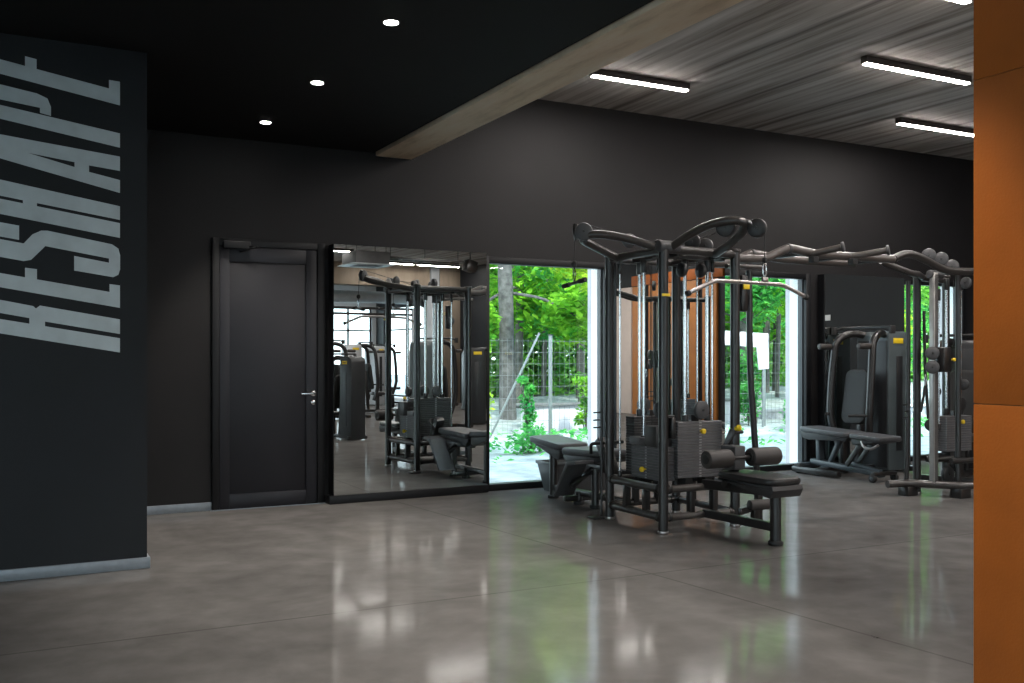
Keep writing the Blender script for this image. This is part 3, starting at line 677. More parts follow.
for y0, y1, z0, z1 in ((6.42, 6.33, 1.845, 1.853), (6.19, 6.10, 1.867, 1.875)): MB().cyl((3.815, y0, z0), (3.815, y1, z1), .018, 14, .004).build('rubber_grip', 'rubber', sh)
MB().tube([(3.815, 6.26, 1.862), (3.815, 6.275, 1.90), (3.815, 6.272, 1.96), (3.815, 6.26, 1.975), (3.815, 6.248, 1.96), (3.815, 6.245, 1.90), (3.815, 6.26, 1.865)], .005, 8).build('carabiner', 'chrome', sh)
MB().lathe((3.815, 6.26, 1.975), (0, 0, 1), [(0, .008), (.01, .02), (.035, .022), (.05, .01)], 12).build('rubber_stop', 'rubber', sh)

# --- the pull-up bridge between the two machines
br = thing('pull_up_bridge', (6.3, 6.1, 2.0), 'twin bronze-grey overhead tubes with pull-up grips linking the two cable machines', 'pull-up bar')
for y, k in ((5.93, 0), (6.36, 1)):
    MB().tube([(5.075, y, 2.075), (5.38, y, 2.085), (5.62, y, 2.185), (5.92, y, 2.15), (6.82, y, 2.15)], .036, 16, .06).build('bridge_tube', 'bridge', br)
    MB().cyl((5.61, y, 2.178), (5.645, y, 2.178), .040, 16, .004).build('joint_collar', 'disc', br)
for x in (5.80, 6.30, 6.78): MB().beam((x, 5.93, 2.15), (x, 6.36, 2.15), .035, .03).build('cross_tie', 'metal', br)
for (x0, x1) in ((5.86, 5.97), (6.30, 6.48)):
    h = MB().tube([(x0, 5.92, 2.145), (x1, 5.70, 2.185)], .027, 14).build('pull_up_grip', 'bridge', br)
    MB().cyl((x1, 5.70, 2.185), (x1+.012, 5.682, 2.188), .042, 16, .004).build('end_cap', 'disc', h)
    MB().box((x0-.03, 5.86, 2.075), (x0+.03, 5.92, 2.125), .006).build('grip_mount', 'rubber', h)

# --- second cable machine, half hidden by the orange column
g2c = (7.95, 6.25, 0)
g2 = thing('adjustable_cable_machine', g2c, 'black cable machine with a pale sliding column, cut off by the orange column', 'cable machine')
post(g2, 7.80, 6.50, 2.08, .036); post(g2, 8.0, 6.20, 2.10, .026, foot=False); post(g2, 8.32, 6.12, 2.1, .036); post(g2, 8.36, 6.62, 2.1, .036)
MB().box((7.735, 6.25, .10), (7.790, 6.31, 2.10), .006).build('sliding_column', 'column_alu', g2)
gr = MB()
for k in (-.014, .0, .014): gr.box((7.7600+k, 6.247, .12), (7.7640+k, 6.2505, 2.08))
gr.build('column_groove', 'plate_top', g2)
MB().tube([(7.62, 6.45, 2.03), (7.62, 6.45, 1.2), (7.61, 6.46, .12)], .021, 12, .2).build('side_pole', 'metal', g2)
b_ = MB().tube([(7.40, 6.50, .115), (7.63, 6.44, .12), (7.90, 6.10, .115), (8.32, 6.0, .115)], .036, 14, .06).build('base_tube', 'arm', g2)
MB().box((7.56, 6.40, 0), (7.70, 6.52, .09), .008).build('base_block', 'metal', g2); MB().box((7.86, 6.06, 0), (8.0, 6.18, .09), .008).build('base_block', 'metal', g2); MB().box((8.28, 6.04, 0), (8.38, 6.14, .09), .008).build('base_block', 'metal', g2)
for z in (.34,): MB().cyl((7.85, 6.16, z), (8.36, 6.12, z), .026, 12).build('cross_bar', 'metal', g2); MB().cyl((7.80, 6.5, z), (8.36, 6.62, z), .026, 12).build('cross_bar', 'metal', g2)
weight_stack(g2, 8.14, 6.36, .41, 15, .36, .13, (0, -1), 12, ph=.0225)
for x in (8.06, 8.22): MB().box((x-.03, 6.31, .30), (x+.03, 6.41, .409), .006).build('stack_foot', 'rubber', g2)
guide_rods(g2, [(8.04, 6.36), (8.24, 6.36)], .76, 2.06); guide_rods(g2, [(7.86, 6.30)], .62, 1.95, .008)
pulley((8.12, 6.27, .86), (0, 1, 0), .065, .05, g2, 'disc_dark'); pulley((7.98, 6.3, .20), (0, 1, 0), .075, .05, g2, 'disc_dark')
cable(g2, [(8.14, 6.36, .75), (8.14, 6.36, 2.05)])
cr = MB().box((7.74, 6.15, 1.17), (7.85, 6.33, 1.40), .012).build('cable_carriage', 'metal', g2)
for z in (1.345, 1.215): 
    pulley((7.695, 6.24, z), (.7, .7, 0), .062, .05, g2)
MB().lathe((7.83, 6.14, 1.285), (.3, -1, 0), [(0, .008), (.015, .008), (.017, .016), (.035, .016)], 12).build('release_knob', 'yellow', cr, label='yellow release knob')
pulley((7.98, 6.1, 2.0), (1, 0, 0), .055, .04, g2)
for (x, y, z) in ((7.72, 6.3, 2.26), (7.89, 6.3, 2.235), (8.04, 6.3, 2.17)): pulley((x, y, z), (.75, .65, 0), .066, .05, g2)
u_arm(g2, [(6.83, 5.93, 2.155), (6.97, 5.95, 2.205), (7.14, 5.98, 2.21), (7.35, 6.0, 2.16), (7.55, 6.02, 2.10), (7.75, 6.04, 2.09), (8.36, 6.10, 2.12)], .034)
u_arm(g2, [(7.08, 6.29, 2.18), (7.14, 6.30, 2.16), (7.49, 6.30, 2.08), (7.62, 6.34, 2.085), (7.82, 6.46, 2.075)], .030)
MB().tube([(7.80, 6.5, 2.07), (8.36, 6.62, 2.07)], .03, 12).build('top_bar', 'arm', g2)
MB().cyl((7.72, 6.30, 2.085), (7.90, 6.30, 2.085), .04, 14, .01).build('joint_clamp', 'disc', g2)
for (z, y) in ((.86, 6.52), (.80, 6.50), (.74, 6.52)): MB().beam((7.61, y-.06, z), (7.52, y-.10, z), .014, .014).build('peg', 'metal', g2)
for (x, y, z, r) in ((7.90, 6.42, .66, .06), (7.94, 6.40, .98, .05), (8.12, 6.24, 1.05, .055)): pulley((x, y, z), (.7, .7, 0), r, .045, g2, 'disc_dark')
MB().tube([(7.86, 6.47, 1.75), (7.84, 6.44, 1.2), (7.86, 6.42, .72)], .014, 8).build('hanging_cable', 'cable', g2)
MB().cyl((7.83, 6.42, .34), (8.06, 6.30, .34), .03, 12).build('cross_bar', 'metal', g2)
st = thing('cable_strap_handle', (7.615, 6.30, 1.0), 'thin metal clip and strap hanging from the sliding column pulley', 'cable handle')
MB().tube([(7.625, 6.26, 1.15), (7.635, 6.26, 1.12), (7.63, 6.26, 1.05), (7.62, 6.26, 1.04), (7.613, 6.26, 1.05), (7.612, 6.26, 1.12), (7.625, 6.26, 1.15)], .005, 8).build('carabiner', 'chrome', st)
MB().tube([(7.62, 6.26, 1.04), (7.615, 6.27, .95), (7.61, 6.3, .80)], .012, 8).build('strap', 'rubber', st)
# --- flat bench on wheels
fbn = thing('flat_bench', (8.22, 7.78, 0), 'low grey padded bench on small wheels in front of the far wall mirror', 'bench')
def T2(y, z, a): return Matrix.Translation((8.22, y, z)) @ Matrix.Rotation(R(a), 4, 'X')
p = MB().pad(0, 0, -.03, .025, .34, .72, .06, .016, mx=T2(7.98, .485, 2.5)).build('back_pad', 'benchpad', fbn)
MB().prism([(-.34, -.031), (-.30, -.075), (.24, -.115), (.345, -.10), (.36, -.031)], (8.09, 7.98, .485), (0, 1, .044), (0, -.044, 1), (1, 0, 0), .26, .012).build('pad_shell', 'shell', p)
p = MB().pad(0, 0, -.03, .025, .34, .46, .06, .016, mx=T2(7.38, .462, 2)).build('seat_pad', 'benchpad', fbn)
MB().prism([(-.20, -.031), (-.10, -.06), (.20, -.10), (.22, -.031)], (8.09, 7.38, .462), (0, 1, .03), (0, -.03, 1), (1, 0, 0), .26, .012).build('pad_shell', 'shell', p)
MB().beam((8.22, 8.28, .13), (8.22, 7.28, .075), .09, .06, .01).build('base_beam', 'blueframe', fbn)
MB().beam((8.22, 7.72, .16), (8.22, 7.30, .10), .06, .045, .008).build('slide_rail', 'blueframe', fbn)
MB().beam((8.22, 8.16, .12), (8.22, 8.17, .42), .06, .08, .01, up=(1, 0, 0)).build('rear_strut', 'blueframe', fbn)
MB().beam((8.22, 8.02, .12), (8.22, 7.86, .41), .05, .05, .01).build('brace', 'blueframe', fbn)
for x in (8.14, 8.30): MB().beam((x, 7.70, .14), (x, 7.46, .43), .02, .06, .006).build('front_strut', 'metal', fbn)
MB().tube([(8.06, 7.42, .42), (8.03, 7.36, .36), (8.03, 7.26, .35), (8.07, 7.20, .40)], .014, 10, .04).build('carry_handle', 'satin', fbn)
MB().beam((8.02, 8.30, .09), (8.42, 8.30, .09), .05, .05, .008).build('axle_bar', 'blueframe', fbn)
MB().beam((8.05, 7.26, .09), (8.39, 7.26, .09), .05, .04, .008).build('axle_bar', 'metal', fbn)
for x, y, r in ((8.02, 8.30, .055), (8.42, 8.30, .055), (8.06, 7.27, .045), (8.38, 7.27, .045)):
    w = MB().cyl((x-.022, y, r), (x+.022, y, r), r, 18, .012).build('wheel', 'rubber', fbn)
    MB().cyl((x-.026, y, r), (x+.026, y, r), r*.45, 12, .004).build('wheel_hub', 'blueframe', w)

# --- planter by the window
pl = thing('storage_bin', (5.05, 8.25, 0), 'dark tapered bin on the floor under the left window, behind the bench', 'bin')
b = MB(); w0, w1, d0, d1, hh = .29, .35, .13, .17, .29; n = 4
ring = lambda w, d, z: [(5.05-w, 8.25-d, z), (5.05+w, 8.25-d, z), (5.05+w, 8.25+d, z), (5.05-w, 8.25+d, z)]
vs = ring(w0, d0, .0) + ring(w1, d1, hh) + ring(w1-.02, d1-.02, hh) + ring(w0-.01, d0-.01, .03)
fs = [(3, 2, 1, 0)] + [(i*4+k, i*4+(k+1) % 4, (i+1)*4+(k+1) % 4, (i+1)*4+k) for i in range(3) for k in range(4)] + [(12, 13, 14, 15)]
b.add(vs, fs).build('body', 'bin', pl)
r_ = MB()
for a, c in (((5.05-w1-.01, 8.25-d1-.01, hh-.025), (5.05+w1+.01, 8.25-d1+.005, hh+.006)), ((5.05-w1-.01, 8.25+d1-.005, hh-.025), (5.05+w1+.01, 8.25+d1+.01, hh+.006)), ((5.05-w1-.01, 8.25-d1+.005, hh-.025), (5.05-w1+.005, 8.25+d1-.005, hh+.006)), ((5.05+w1-.005, 8.25-d1+.005, hh-.025), (5.05+w1+.01, 8.25+d1-.005, hh+.006))): r_.box(a, c, .004)
r_.build('rim', 'bin', pl)

# --- seated machines: a shielded weight tower, seat, back and two bowed levers
def make_machine(loc, rz, label, shield, h, group=None):
    t = thing('seated_strength_machine', (0, 0, 0), label, 'exercise machine', group)
    prof = [(.28, .03), (.64, .03), (.64, h-.10)] + [(.64-.10+.10*math.cos(R(a)), h-.10+.10*math.sin(R(a))) for a in (30, 60, 90)] + [(.28+.06, h)] + [(.28+.06+.06*math.cos(R(a)), h-.06+.06*math.sin(R(a))) for a in (120, 150, 180)]
    tw = MB().prism(prof, (-.23, 0, 0), (0, 1, 0), (0, 0, 1), (1, 0, 0), .46, .012).build('tower_shield', shield, t)
    MB().box((-.21, .270, .06), (.21, .2795, h-.10), .003).build('weight_shroud', 'shield_dark', tw)
    for sx in (-1, 1): MB().box((sx*.231-.004, .40, .25), (sx*.231+.004, .50, h-.28), .003).build('weight_window', 'shield_dark', tw)
    MB().box((-.2345, .35, h-.135), (-.2305, .51, h-.075), .0015).build('badge', 'yellow', tw, label='small yellow badge')
    mk = MB()
    for k in range(7): mk.box((-.2360, .372+k*.017, h-.114+.004*(k % 2)), (-.2346, .381+k*.017, h-.096))
    mk.build('badge_mark', 'shield_dark', tw)
    MB().box((.2305, .35, h-.135), (.2345, .51, h-.075), .0015).build('badge', 'yellow', tw, label='small yellow badge')
    f = MB(); f.beam((0, .5, .05), (0, -.62, .05), .08, .06, .01); f.beam((-.34, -.60, .045), (.34, -.60, .045), .07, .06, .01); f.beam((-.30, .60, .045), (.30, .60, .045), .07, .06, .01)
    f.build('base_frame', 'metal', t)
    MB().beam((0, -.18, .07), (0, -.18, .42), .07, .09, .012, up=(0, 1, 0)).build('seat_post', 'metal', t)
    MB().pad(0, -.22, .42, .49, .36, .40, .08, .02).build('seat_pad', 'vinyl', t)
    MB().beam((0, .05, .07), (0, .12, 1.0), .07, .07, .012, up=(0, 1, 0)).build('back_post', 'metal', t)
    MB().pad(0, 0, -.035, .035, .34, .62, .09, .02, mx=Matrix.Translation((0, .02, .86)) @ Matrix.Rotation(R(82), 4, 'X')).build('back_pad', 'rubber', t)
    for sx in (-1, 1):
        a = MB().tube([(sx*.12, .36, h-.05), (sx*.22, .16, h-.005), (sx*.27, -.02, h-.10), (sx*.29, -.06, h-.45), (sx*.29, -.10, .62), (sx*.22, -.02, .30)], .043, 14, .14).build('lever_arm', 'metal', t)
        MB().cyl((sx*.29, -.08, h-.17), (sx*.29, -.26, h-.17), .034, 16, .01).build('grip', 'roller', a)
        MB().cyl((sx*.30, -.10, .66), (sx*.16, -.28, .66), .017, 12, .004).build('hand_grip', 'rubber', a)
    MB().tube([(-.42, .12, h+.02), (-.36, .18, h+.05), (.36, .18, h+.05), (.42, .12, h+.02)], .017, 10, .03).build('top_bar', 'metal', t)
    for sx in (-1, 1): MB().box((sx*.42-.02, .08, h-.03), (sx*.42+.02, .15, h+.06), .008).build('bar_end', 'rubber', t)
    t.location = loc; t.rotation_euler.z = rz
    return t
mA = make_machine((8.61, 8.02, 0), R(-90), 'strength machine with blue-grey shield and yellow badge behind the wheeled bench', 'shield', 1.60)
mB = make_machine((9.28, 7.12, 0), R(-65), 'dark strength machine behind the second cable machine, before the far window', 'shield_dark', 1.50)
mC = dup(mB, (5.39, 1.78, 0), 'dark strength machine hidden behind the orange column, seen in the mirror', R(-15)); mC.scale = (.62, .8, .88)
SG = 'strength machines along the far windows'
far_m = ((7.3, -3.0, 80, 'strength machine at the left edge of the mirror, far back'), (8.9, -4.9, 95, 'strength machine below the suspended air unit, seen in the mirror'), (10.9, -8.3, 70, 'strength machine nearest the bright far windows, seen in the mirror'), (7.7, .9, 60, 'strength machine in front of the orange boards, seen behind the machine in the mirror'), (12.0, -4.6, 100, 'strength machine close to the concrete pillar, seen in the mirror'), (9.4, .2, 120, 'dark strength machine facing the orange wall boards'))
for i, (x, y, a, lab) in enumerate(far_m):
    if i == 0: mD = make_machine((x, y, 0), R(a), lab, 'silver', 1.62, SG)
    else: dup(mB if i in (4, 5) else (mA if i == 3 else mD), (x, y, 0), lab, R(a), SG)

# --- far cable crossover frame
cc = thing('cable_crossover_frame', (9.5, -6.2, 0), 'pale wide cable crossover frame by the far bright windows', 'cable machine')
for x in (8.1, 10.9):
    o = MB().box((x-.05, -6.65, .02), (x+.05, -6.55, 2.6), .01).build('post', 'silver', cc)
    MB().box((x-.25, -6.95, 0), (x+.25, -6.25, .05), .01).build('foot_plate', 'metal', cc)
    MB().box((x-.14, -6.72, .06), (x+.14, -6.66, 1.5), .008).build('weight_shroud', 'silver', cc)
    MB().cyl((x, -6.48, 1.1), (x, -6.55, 1.1), .06, 16, .01).build('pulley', 'disc', cc)
for z in (2.58, 2.43): MB().beam((8.1, -6.6, z), (10.9, -6.6, z), .05, .06).build('top_beam', 'metal', cc)
for k in range(4): MB().tube([(8.6+.6*k, -6.6, 2.58), (8.6+.6*k, -6.45, 2.61), (8.6+.6*k, -6.35, 2.55)], .018, 8, .03).build('pull_up_grip', 'metal', cc)

# --- air unit, ducts and a speaker under the far ceiling
au = thing('suspended_air_unit', (8.4, -4.0, 3.4), 'dark boxy air unit hung from the far ceiling on thin rods', 'air unit')
MB().box((7.98, -4.4, 3.42), (8.82, -3.6, 3.70), .02).build('casing', 'duct', au)
MB().box((7.9, -4.48, 3.395), (8.9, -3.52, 3.42), .006).build('face_panel', 'duct_white', au)
MB().box((8.1, -4.25, 3.388), (8.7, -3.75, 3.396), .003).build('intake_grille', 'duct', au)
for x, y in ((8.04, -4.3), (8.76, -4.3), (8.04, -3.7), (8.76, -3.7)): MB().cyl((x, y, 3.69), (x, y, ZC), .008, 8).build('hanger_rod', 'metal', au)
du = MB().tube([(4.2, -9.4, 3.05), (12.1, -9.4, 3.05)], .17, 18); tag(du.build('ventilation_duct', 'duct_white'), 'long pale round duct running below the far ceiling', 'duct')
tr = thing('cable_tray', (9.9, -4.2, 3.6), 'black ladder-like cable tray hung below the far ceiling', 'cable tray')
f = MB()
for y in (-4.35, -4.05): f.box((9.0, y-.015, 3.60), (11.0, y+.015, 3.66))
f.build('side_rail', 'metal', tr); f = MB()
for k in range(6): f.box((9.05+k*.32, -4.335, 3.61), (9.08+k*.32, -4.065, 3.63))
f.build('rung', 'metal', tr)
for x in (9.1, 10.0, 10.9): MB().cyl((x, -4.2, 3.62), (x, -4.2, ZC), .01, 8).build('hanger_rod', 'metal', tr)
spk = thing('hanging_speaker', (11.3, -4.3, 3.5), 'small black loudspeaker hung from the far ceiling near the right wall', 'speaker')
MB().box((11.16, -4.45, 3.42), (11.44, -4.18, 3.70), .03, Matrix.Rotation(R(15), 3, 'Y')).build('cabinet', 'metal', spk)
MB().cyl((11.3, -4.3, 3.66), (11.3, -4.3, ZC), .015, 8).build('hanger_rod', 'metal', spk)
sw = thing('wall_socket_plate', (13.14, 4.03, 2.02), 'small white lit plate on the dark right wall, seen in the far mirror', 'wall plate')
MB().box((XR-.014, 3.93, 1.97), (XR-.001, 4.13, 2.07), .003).build('plate', 'white_trim', sw)

# ------------------------------------------------------------------ outdoors, beyond the back wall
gnd = MB(); NX, NY = 36, 26; vs = []; fs = []
rg = random.Random(4)
for j in range(NY+1):
    for i in range(NX+1):
        x = -2+i*1.15; y = 9.02+j*.72
        z = -.03 + (max(0, y-15.5)*.07) + (rg.uniform(-.03, .05) if j > 1 else 0)
        vs.append((x, y, z))
for j in range(NY):
    for i in range(NX): q = j*(NX+1)+i; fs.append((q, q+1, q+NX+2, q+NX+1))
gnd.add(vs, fs); struct(gnd.build('ground_garden', 'ground'))
struct(MB().box((-40, -60, -.3), (50, 9.0, -.125)).build('ground_outside', 'ground'))

def leafmass(n, sampler, size, rnd, flat=.5):
    vs, fs = [], []
    for _ in range(n):
        c = sampler(rnd)
        if c is None: continue
        c = Vector(c)
        a = rnd.uniform(0, 2*math.pi); tl = rnd.gauss(0, flat)
        u = Vector((math.cos(a), math.sin(a), tl-.25)).normalized(); w = Vector((-math.sin(a), math.cos(a), rnd.gauss(0, .4))).normalized()
        nrm = u.cross(w)
        s = size*rnd.uniform(.6, 1.35); k = len(vs)
        vs += [c-u*s*.5, c+w*s*.27+nrm*s*.07, c+u*s*.5, c-w*s*.27+nrm*s*.07]
        fs += [(k, k+1, k+2), (k, k+2, k+3)]
    return vs, fs
def build_leaves(name, n, sampler, size, m, parent=None, seed=1, flat=.5):
    vs, fs = leafmass(n, sampler, size, random.Random(seed), flat)
    me = bpy.data.meshes.new(name); off = Vector((0, 0, 0)) if parent is None else parent.location
    me.from_pydata([tuple(v-off) for v in vs], [], fs); me.update(); me.materials.append(M[m])
    o = bpy.data.objects.new(name, me); col.objects.link(o)
    if parent is not None: o.parent = parent
    return o
def clumps(cs):
    def f(r):
        c, rad = cs[r.randrange(len(cs))]
        v = Vector((r.gauss(0, 1), r.gauss(0, 1), r.gauss(0, .8))).normalized()*rad*(r.random()**.4)
        return Vector(c)+v
    return f
def tree(x, y, trunk_r, h, lean, crown_z, spread, n, leaf, lm, bark, label, seed):
    t = thing('garden_tree', (x, y, 0), label, 'tree')
    rd = random.Random(seed)
    pts = [(x, y, -.1), (x+lean*.25, y, h*.3), (x+lean*.6, y+.1, h*.65), (x+lean, y+.15, h)]
    tk = MB().tube(pts, trunk_r, 12, .4, rs=[trunk_r*1.2]+[trunk_r]*6+[trunk_r*.8]*6+[trunk_r*.55]*4)
    o = tk.build('trunk', bark, t)
    cs = []
    for k in range(9):
        a = rd.uniform(0, 6.28); d = rd.uniform(.25, 1)*spread; z = crown_z + rd.uniform(0, 1)*(h+.6-crown_z)
        c = (x+lean*.6+math.cos(a)*d, y-.1+math.sin(a)*d*.8, z); cs.append((c, rd.uniform(.38, .75)*spread*.62))
        zb = min(h*.9, max(z-.7, h*.35))
        MB().tube([(x+lean*zb/h, y+.1, zb), ((x+lean*zb/h+c[0])/2, (y+c[1])/2, (zb+z)/2+.12), c], min(.03, trunk_r*.2), 6, .2).build('branch', bark, t)
    build_leaves('crown', n, clumps(cs), leaf, lm, t, seed)
    return t
tree(9.0, 17.3, .15, 7.5, -.15, 1.9, 2.2, 6500, .23, 'leaf_a', 'bark', 'thick pale grey trunk at the left edge of the left window', 21)
tree(10.1, 19.0, .09, 7, .3, 2.2, 1.7, 3400, .20, 'leaf_b', 'bark_dark', 'slim dark trunk beside the thick pale one beyond the white garden wall', 22)
tree(9.6, 14.9, .05, 4.6, .2, 1.9, 1.25, 2600, .17, 'leaf_y', 'bark_dark', 'young lime-green tree in the middle of the left window', 23)
tree(11.3, 18.2, .08, 6.5, -.2, 2.0, 1.8, 3600, .20, 'leaf_a', 'bark_dark', 'leafy tree at the right side of the left window above the garden wall', 24)
tree(12.6, 20.4, .10, 7, .1, 2.0, 2.0, 3400, .22, 'leaf_b', 'bark_dark', 'dark green tree deeper in the wood behind the left window', 25)
tree(14.6, 16.9, .09, 6, .25, 1.7, 1.8, 4200, .19, 'leaf_a', 'bark_dark', 'bushy bright tree at the left side of the middle window', 26)
tree(16.2, 18.8, .11, 7, -.2, 2.0, 2.0, 3800, .21, 'leaf_b', 'bark', 'tree with a grey trunk at the right side of the middle window', 27)
tree(18.6, 20.5, .10, 7, .2, 1.9, 2.2, 3600, .22, 'leaf_a', 'bark_dark', 'leafy tree beyond the middle window, farther back in the wood', 28)
tree(18.0, 16.6, .07, 5.2, .2, 1.3, 1.6, 4200, .18, 'leaf_y', 'bark_dark', 'yellow-green tree filling the top of the far right window', 29)
tree(20.6, 17.8, .10, 7, -.2, 1.4, 2.2, 4200, .20, 'leaf_b', 'bark_dark', 'deep green tree filling the lower far right window', 30)
tree(13.75, 15.45, .045, 3.6, -.2, 1.9, 1.2, 2600, .16, 'leaf_b', 'bark_dark', 'slender young tree behind the fence at the middle window', 31)
def wood(r):
    x = r.uniform(6.5, 31); return (x, 21.5+r.random()**1.5*4.5+.12*(x-15), .2+r.random()*6.8)
o = build_leaves('woodland_foliage', 85000, wood, .33, 'leaf_c', seed=7); o['kind'] = 'stuff'; o['label'] = 'dense green woodland foliage behind the garden trees'; o['category'] = 'foliage'
for i, (x, y, r) in enumerate(((10.75, 20.6, .06), (11.9, 21.0, .07), (12.4, 19.2, .05), (15.2, 20.2, .07), (17.3, 20.8, .08), (18.0, 19.4, .06), (19.6, 21.2, .09), (22.3, 20.2, .08))):
    lab = ['thin dark bare trunk near the middle of the left window', 'dark straight trunk right of centre in the left window', 'thin trunk close to the white reveal of the left window', 'dark trunk at the left of the middle window wood', 'dark trunk at the middle window, beside the white board', 'thin trunk right of the white board in the middle window', 'thicker dark trunk at the right of the middle window', 'dark trunk in the far right window'][i]
    tt = tag(MB().tube([(x, y, -.1), (x+.08, y, 3), (x-.05, y+.1, 7)], r, 8, .5).build('bare_trunk', 'bark_dark'), lab, 'tree trunk')
def shrub(x, y, h, sp, n, leaf, lm, label, seed):
    t = thing('garden_shrub', (x, y, 0), label, 'shrub'); rd = random.Random(seed); cs = []
    for k in range(6):
        z = h*(.25+.75*k/5); d = sp*.5; c = (x+rd.uniform(-d, d), y+rd.uniform(-d, d), z); cs.append((c, sp*rd.uniform(.5, .8)))
        MB().tube([(x, y, -.05), ((x+c[0])/2, (y+c[1])/2, z*.55), c], .012, 6).build('stem', 'bark_dark', t)
    build_leaves('foliage', n, clumps(cs), leaf, lm, t, seed)
shrub(7.25, 13.3, .95, .16, 500, .09, 'leaf_b', 'slender upright green shrub in the gravel at the left window', 41)
shrub(7.7, 16.4, .9, .45, 900, .12, 'leaf_y', 'yellow-green bush at the foot of the thick grey trunk', 42)
shrub(9.15, 14.6, .9, .22, 600, .10, 'leaf_a', 'bright shrub in front of the white garden wall', 43)
shrub(13.1, 14.9, 1.25, .40, 1100, .13, 'leaf_b', 'broad-leaved shrub at the left of the middle window', 44)
shrub(15.0, 15.3, 1.05, .45, 1000, .13, 'leaf_a', 'broad-leaved shrub beside the stone ledge at the middle window', 45)
shrub(8.75, 13.0, .35, .30, 500, .09, 'leaf_a', 'low fern in the gravel below the white garden wall', 46)
shrub(13.0, 13.2, .38, .55, 1200, .10, 'leaf_b', 'spreading low fern patch outside the middle window', 47)
shrub(11.9, 12.0, .22, .35, 600, .08, 'leaf_b', 'small pale fern close to the middle window', 48)
shrub(6.55, 11.9, .22, .35, 500, .08, 'leaf_b', 'small fern in pale gravel just outside the left window', 49)
def litter(r):
    x = r.uniform(4.5, 17); y = r.uniform(10.2, 14.1); k = math.sin(x*2.1+1)*math.sin(y*1.7)+math.sin(x*.9)*.6
    return (x, y, .03+r.random()*.10) if r.random() < .25+.4*k else None
o = build_leaves('ground_leaves', 5200, litter, .12, 'leaf_b', seed=9, flat=.3); tag(o, 'low green groundcover scattered on the pale gravel outside', 'groundcover', kind='stuff')
gw = thing('garden_wall', (10.9, 15.7, 0), 'low white garden wall with dark coping beyond the left window', 'garden wall')
MB().box((8.5, 15.6, -.2), (13.4, 15.82, .42), .01).build('wall_body', 'wallwhite', gw); MB().box((8.42, 15.54, .42), (13.5, 15.88, .47), .008).build('coping', 'coping', gw)
gs = thing('garden_ledge', (16.6, 16.0, 0), 'low grey stone ledge beyond the middle window', 'garden wall')
MB().box((14.4, 15.9, -.2), (19.5, 16.3, .16), .02).build('ledge_body', 'stone', gs); MB().box((14.35, 15.85, .16), (19.6, 16.35, .21), .01).build('coping', 'wallwhite', gs)
fe = thing('garden_fence', (12.5, 14.3, 0), 'galvanised wire mesh garden fence on slim posts outside the windows', 'fence')
for i, x in enumerate((5.9, 8.25, 10.6, 12.95, 15.3, 17.65, 20.0)):
    o = MB().box((x-.026, 14.28, -.1), (x+.026, 14.33, 1.68), .006).build('fence_post', 'galv', fe)
    MB().box((x-.035, 14.275, 1.68), (x+.035, 14.345, 1.70), .004).build('post_cap', 'rubber', o)
    if i < 6:
        w = MB()
        for k in range(9): w.box((x+.03, 14.262, .06+k*.19), (x+2.32, 14.268, .066+k*.19))
        for k in range(24): w.box((x+.06+k*.097, 14.269, .04), (x+.063+k*.097, 14.272, 1.62))
        w.build('wire_panel', 'galv', fe)
MB().beam((7.06, 14.22, 0), (7.99, 14.22, 1.72), .03, .03).build('brace', 'galv', fe)
bd = thing('white_board', (12.55, 14.0, 0), 'white angled board on a thin post outside the middle window', 'board')
MB().prism([(11.70, 1.80), (12.78, 1.76), (12.80, 1.10), (12.55, 1.08), (12.50, 1.50), (11.70, 1.54)], (0, 14.0, 0), (1, 0, 0), (0, 0, 1), (0, 1, 0), .02, .003).build('board', 'wallwhite', bd)
MB().tube([(12.69, 14.04, -.05), (12.69, 14.04, 1.2)], .022, 8).build('support_post', 'galv', bd)

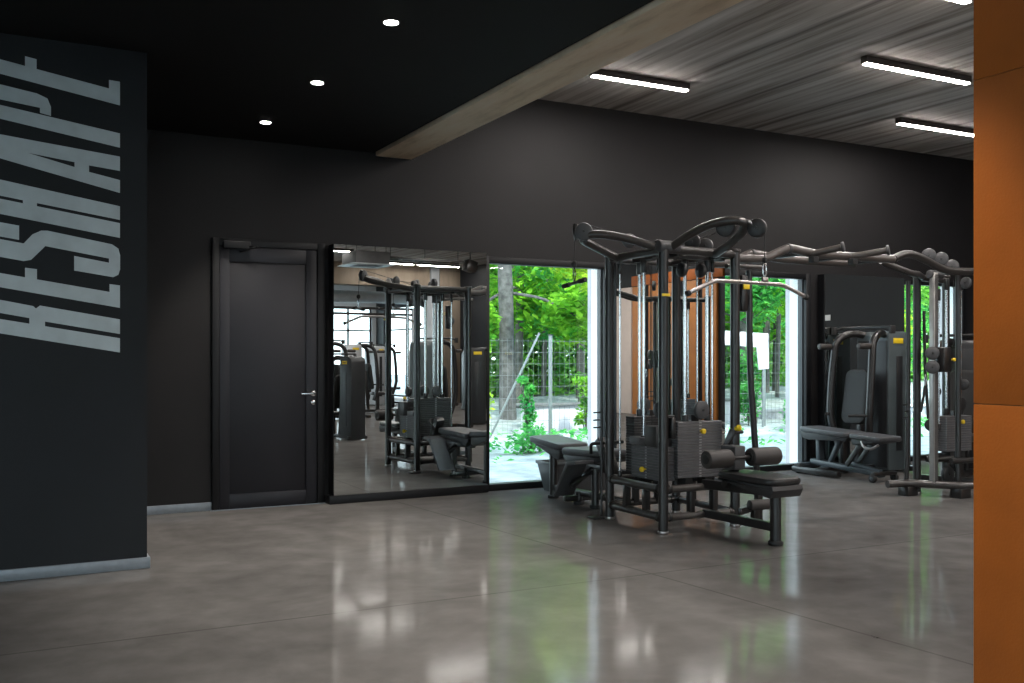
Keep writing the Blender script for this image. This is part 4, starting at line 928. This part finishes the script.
# ------------------------------------------------------------------ sky, sun, camera
w = bpy.data.worlds.new('sky'); scene.world = w; w.use_nodes = True
nt = w.node_tree; bg = nt.nodes['Background']
tc = nt.nodes.new('ShaderNodeTexCoord'); sp_ = nt.nodes.new('ShaderNodeSeparateXYZ'); rp_ = nt.nodes.new('ShaderNodeValToRGB')
rp_.color_ramp.elements[0].position = .0; rp_.color_ramp.elements[0].color = (.80, .90, 1, 1)
rp_.color_ramp.elements[1].position = .9; rp_.color_ramp.elements[1].color = (.62, .80, 1, 1)
nt.links.new(tc.outputs['Generated'], sp_.inputs[0]); nt.links.new(sp_.outputs['Z'], rp_.inputs['Fac']); nt.links.new(rp_.outputs['Color'], bg.inputs['Color'])
bg.inputs['Strength'].default_value = 3.8
sl = bpy.data.lights.new('sun', 'SUN'); sl.energy = 4.0; sl.angle = R(3); sl.color = (1, .95, .86)
so = bpy.data.objects.new('sun', sl); col.objects.link(so)
so.rotation_euler = Vector((.25, 1.0, -1.0)).to_track_quat('-Z', 'Y').to_euler()
# daylight entering through the window fronts (sampling portals for the sky)
def portal(loc, sx, sy, rot):
    l = bpy.data.lights.new('sky_portal', 'AREA'); l.shape = 'RECTANGLE'; l.size = sx; l.size_y = sy; l.cycles.is_portal = True
    o = bpy.data.objects.new('sky_portal', l); col.objects.link(o); o.location = loc; o.rotation_euler = rot
portal((3, YF-.3, 1.5), 17.2, 3.0, (R(90), 0, 0))
portal((XL-.3, -3.2, 1.4), 2.8, 16.8, (0, R(-90), 0))
portal((XR+.3, -11.0, 1.5), 3.0, 4.8, (0, R(90), 0))
portal((7.7, YB+.6, 1.2), 7.2, 2.4, (R(-90), 0, 0))

cam = bpy.data.cameras.new('camera'); co = bpy.data.objects.new('camera', cam); col.objects.link(co)
co.location = (0, 0, 1.3)
co.rotation_euler = (R(90), 0, -math.atan2(.4652, .8852))
cam.sensor_width = 36; cam.lens = 979/1024*36; cam.shift_x = 0; cam.shift_y = 16.5/1024
cam.clip_start = .05; cam.clip_end = 200
scene.camera = co
scene.view_settings.view_transform = 'Standard'; scene.view_settings.look = 'None'
scene.view_settings.gamma = 1; scene.view_settings.use_curve_mapping = False
scene.view_settings.exposure = 0.65
cy = scene.cycles
cy.use_light_tree = False; cy.use_denoising = True; cy.max_bounces = 10; cy.diffuse_bounces = 5; cy.glossy_bounces = 6; cy.transparent_max_bounces = 16; cy.transmission_bounces = 6
cy.sample_clamp_indirect = 3.0; cy.caustics_reflective = False; cy.caustics_refractive = False
